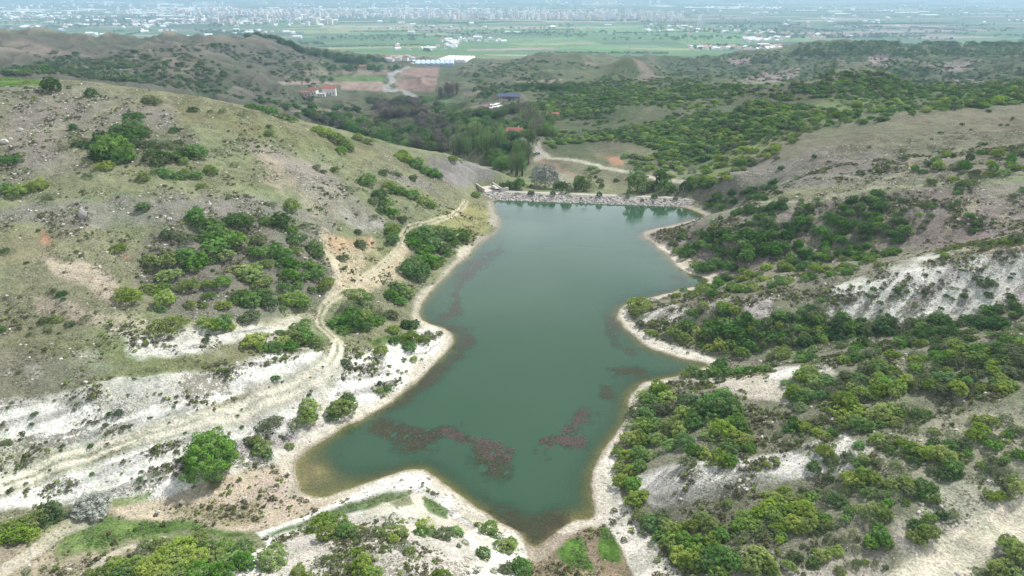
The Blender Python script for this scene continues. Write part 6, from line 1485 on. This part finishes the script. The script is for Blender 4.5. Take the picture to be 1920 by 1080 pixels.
# polytunnels: long white strips
tun = []
for poly, n_ in (([(20,17),(110,15),(110,22),(20,22)], 9), ([(130,15),(520,14),(560,22),(380,27),(130,20)], 34), ([(520,16),(900,15),(900,19),(520,21)], 22), ([(1200,10),(1460,14),(1480,18),(1250,14)], 16), ([(140,2),(400,4),(400,12),(200,12)], 12), ([(1500,18),(1920,22),(1920,30),(1500,26)], 7), ([(260,24),(330,24),(330,31),(260,31)], 4)):
    for q in poly_pts(poly, n_): tun.append(q)
tmz = [tunnel_mesh("polytunnel", 36, 130, 6, TARP), tunnel_mesh("polytunnel", 28, 220, 5, TARP), tunnel_mesh("polytunnel", 22, 90, 5, TARP)]
tx, ty, tz = ground_px([t[0] for t in tun], [t[1] for t in tun], 1800)
for i, (u, v) in enumerate(tun):
    o = link(bpy.data.objects.new("polytunnel", tmz[i % 3])); o.location = (tx[i], ty[i], tz[i] - .1); o.rotation_euler = (0, 0, R(90 + rng.uniform(-12, 12)))
    sec = "at the far left of the plain" if u < 120 else "left of the town" if u < 520 else "behind the town" if u < 1000 else "beyond the right end of the town" if u < 1490 else "on the hazy right side of the plain"
    tag(o, f"long white polytunnel {sec}", "greenhouse", "white polytunnels " + sec)
for u, v, lab in ((738,54,"single bright white shed alone in the bright green fields"),(735,58,None),(150,82,"long white shed on the plain behind the left hills"),(1430,84,"long white shed before the far right village"),(1140,47,"long pale shed just below the right part of the town")):
    if lab is None: continue
    x, y, z = gpx(u, v, 1800); o = link(bpy.data.objects.new("farm_shed", tunnel_mesh("farm_shed", 14, 46, 6, TARP))); o.location = (x, y, z); o.rotation_euler = (0, 0, R(92)); tag(o, lab, "shed")
# small houses everywhere else on the plain: nobody could count them
def cot(name, w, d, h, wall, roof):
    b = boxes_mesh(name, [(-w/2, w/2, -d/2, d/2, -2, h)]); b.materials.append(wall); b.materials.append(roof)
    import bmesh
    bm = bmesh.new(); bm.from_mesh(b); g = gable("g", w, d, h + .16, w * .16, roof); bm.from_mesh(g); bm.faces.ensure_lookup_table()
    for f_ in bm.faces[6:]: f_.material_index = 1
    bm.to_mesh(b); bm.free(); return b
ROOFP = simple_mat("faded_tiles", (.50,.30,.25), .9, .1, 1); ROOFW = simple_mat("pale_roofing", (.78,.78,.78), .8, .05, 1)
hm = [cot("cottage_kind", 14, 10, 7, AW[0], ROOFP), cot("cottage_kind", 18, 12, 6, AW[0], ROOFW), cot("cottage_kind", 30, 14, 6, AW[3], ROOFW), AB[0], AB[2], AB[4], cot("cottage_kind", 12, 12, 9, AW[1], ROOFP)]
hc = proto_collection("house_kinds", hm)
P_, Sc, Rz, Ix = [], [], [], []
def vill(poly, n_, idx, thr=-1, cs=200):
    q = poly_pts(poly, n_); qx, qy, qz = ground_px([a[0] for a in q], [a[1] for a in q], 1600); dn = fbm(qx, qy, cs, 3, 131)
    for i in range(len(q)):
        if dn[i] < thr: continue
        P_.append((qx[i], qy[i], qz[i])); Sc.append([rng.uniform(.9, 1.3)] * 3); Rz.append(rng.uniform(0, 6.28)); Ix.append(idx[rng.integers(len(idx))])
vill([(-10,20),(540,22),(640,34),(620,50),(300,50),(-10,44)], 950, [0,1,2,6,0,1], .0)
vill([(300,18),(1000,20),(1280,28),(1280,40),(1000,38),(560,34),(300,28)], 750, [3,4,5,0,6,1])
vill([(-10,44),(560,50),(560,72),(-10,66)], 240, [0,1,2], .1)
vill([(640,40),(1500,40),(1500,66),(640,62)], 260, [0,1,6,2], .28)
vill([(1250,50),(1700,50),(1700,72),(1300,74)], 170, [0,1,6], .15)
vill([(1290,88),(1480,88),(1480,95),(1290,96)], 60, [0,1,6])
vill([(1400,72),(1480,70),(1480,78),(1400,80)], 30, [0,1,2])
vill([(-10,3),(1500,3),(1500,22),(-10,22)], 600, [1,2,3,1], .05, 600)
vill([(1400,10),(1930,12),(1930,45),(1400,45)], 170, [1,2,1], .1, 500)
vill([(820,75),(900,72),(960,80),(830,84)], 26, [0,1,2])
vill([(740,85),(860,84),(860,94),(740,96)], 18, [0,1])
scatter("distant_houses", P_, Sc, Rz, Ix, hc, "countless small houses of the town and villages across the plain")

# ------------------------------------------------------------------ air
def haze():
    me = boxes_mesh("haze", [(-17000, 17000, -250, 15500, -190, 135)])
    m, t, out = mat("haze_air")
    v = t.nodes.new("ShaderNodeVolumePrincipled"); v.inputs["Color"].default_value = (.52, .76, 1.0, 1); v.inputs["Density"].default_value = 1.05e-4; v.inputs["Anisotropy"].default_value = .1
    t.links.new(v.outputs[0], out.inputs["Volume"]); me.materials.append(m)
    tag(link(bpy.data.objects.new("haze", me)), "thin bluish haze over the far plain", kind="stuff")
haze()
for _o in S.objects:
    if _o.parent is None and len(str(_o.get("label", "")).split()) > 16: print("LONGLABEL", _o.name, _o["label"])
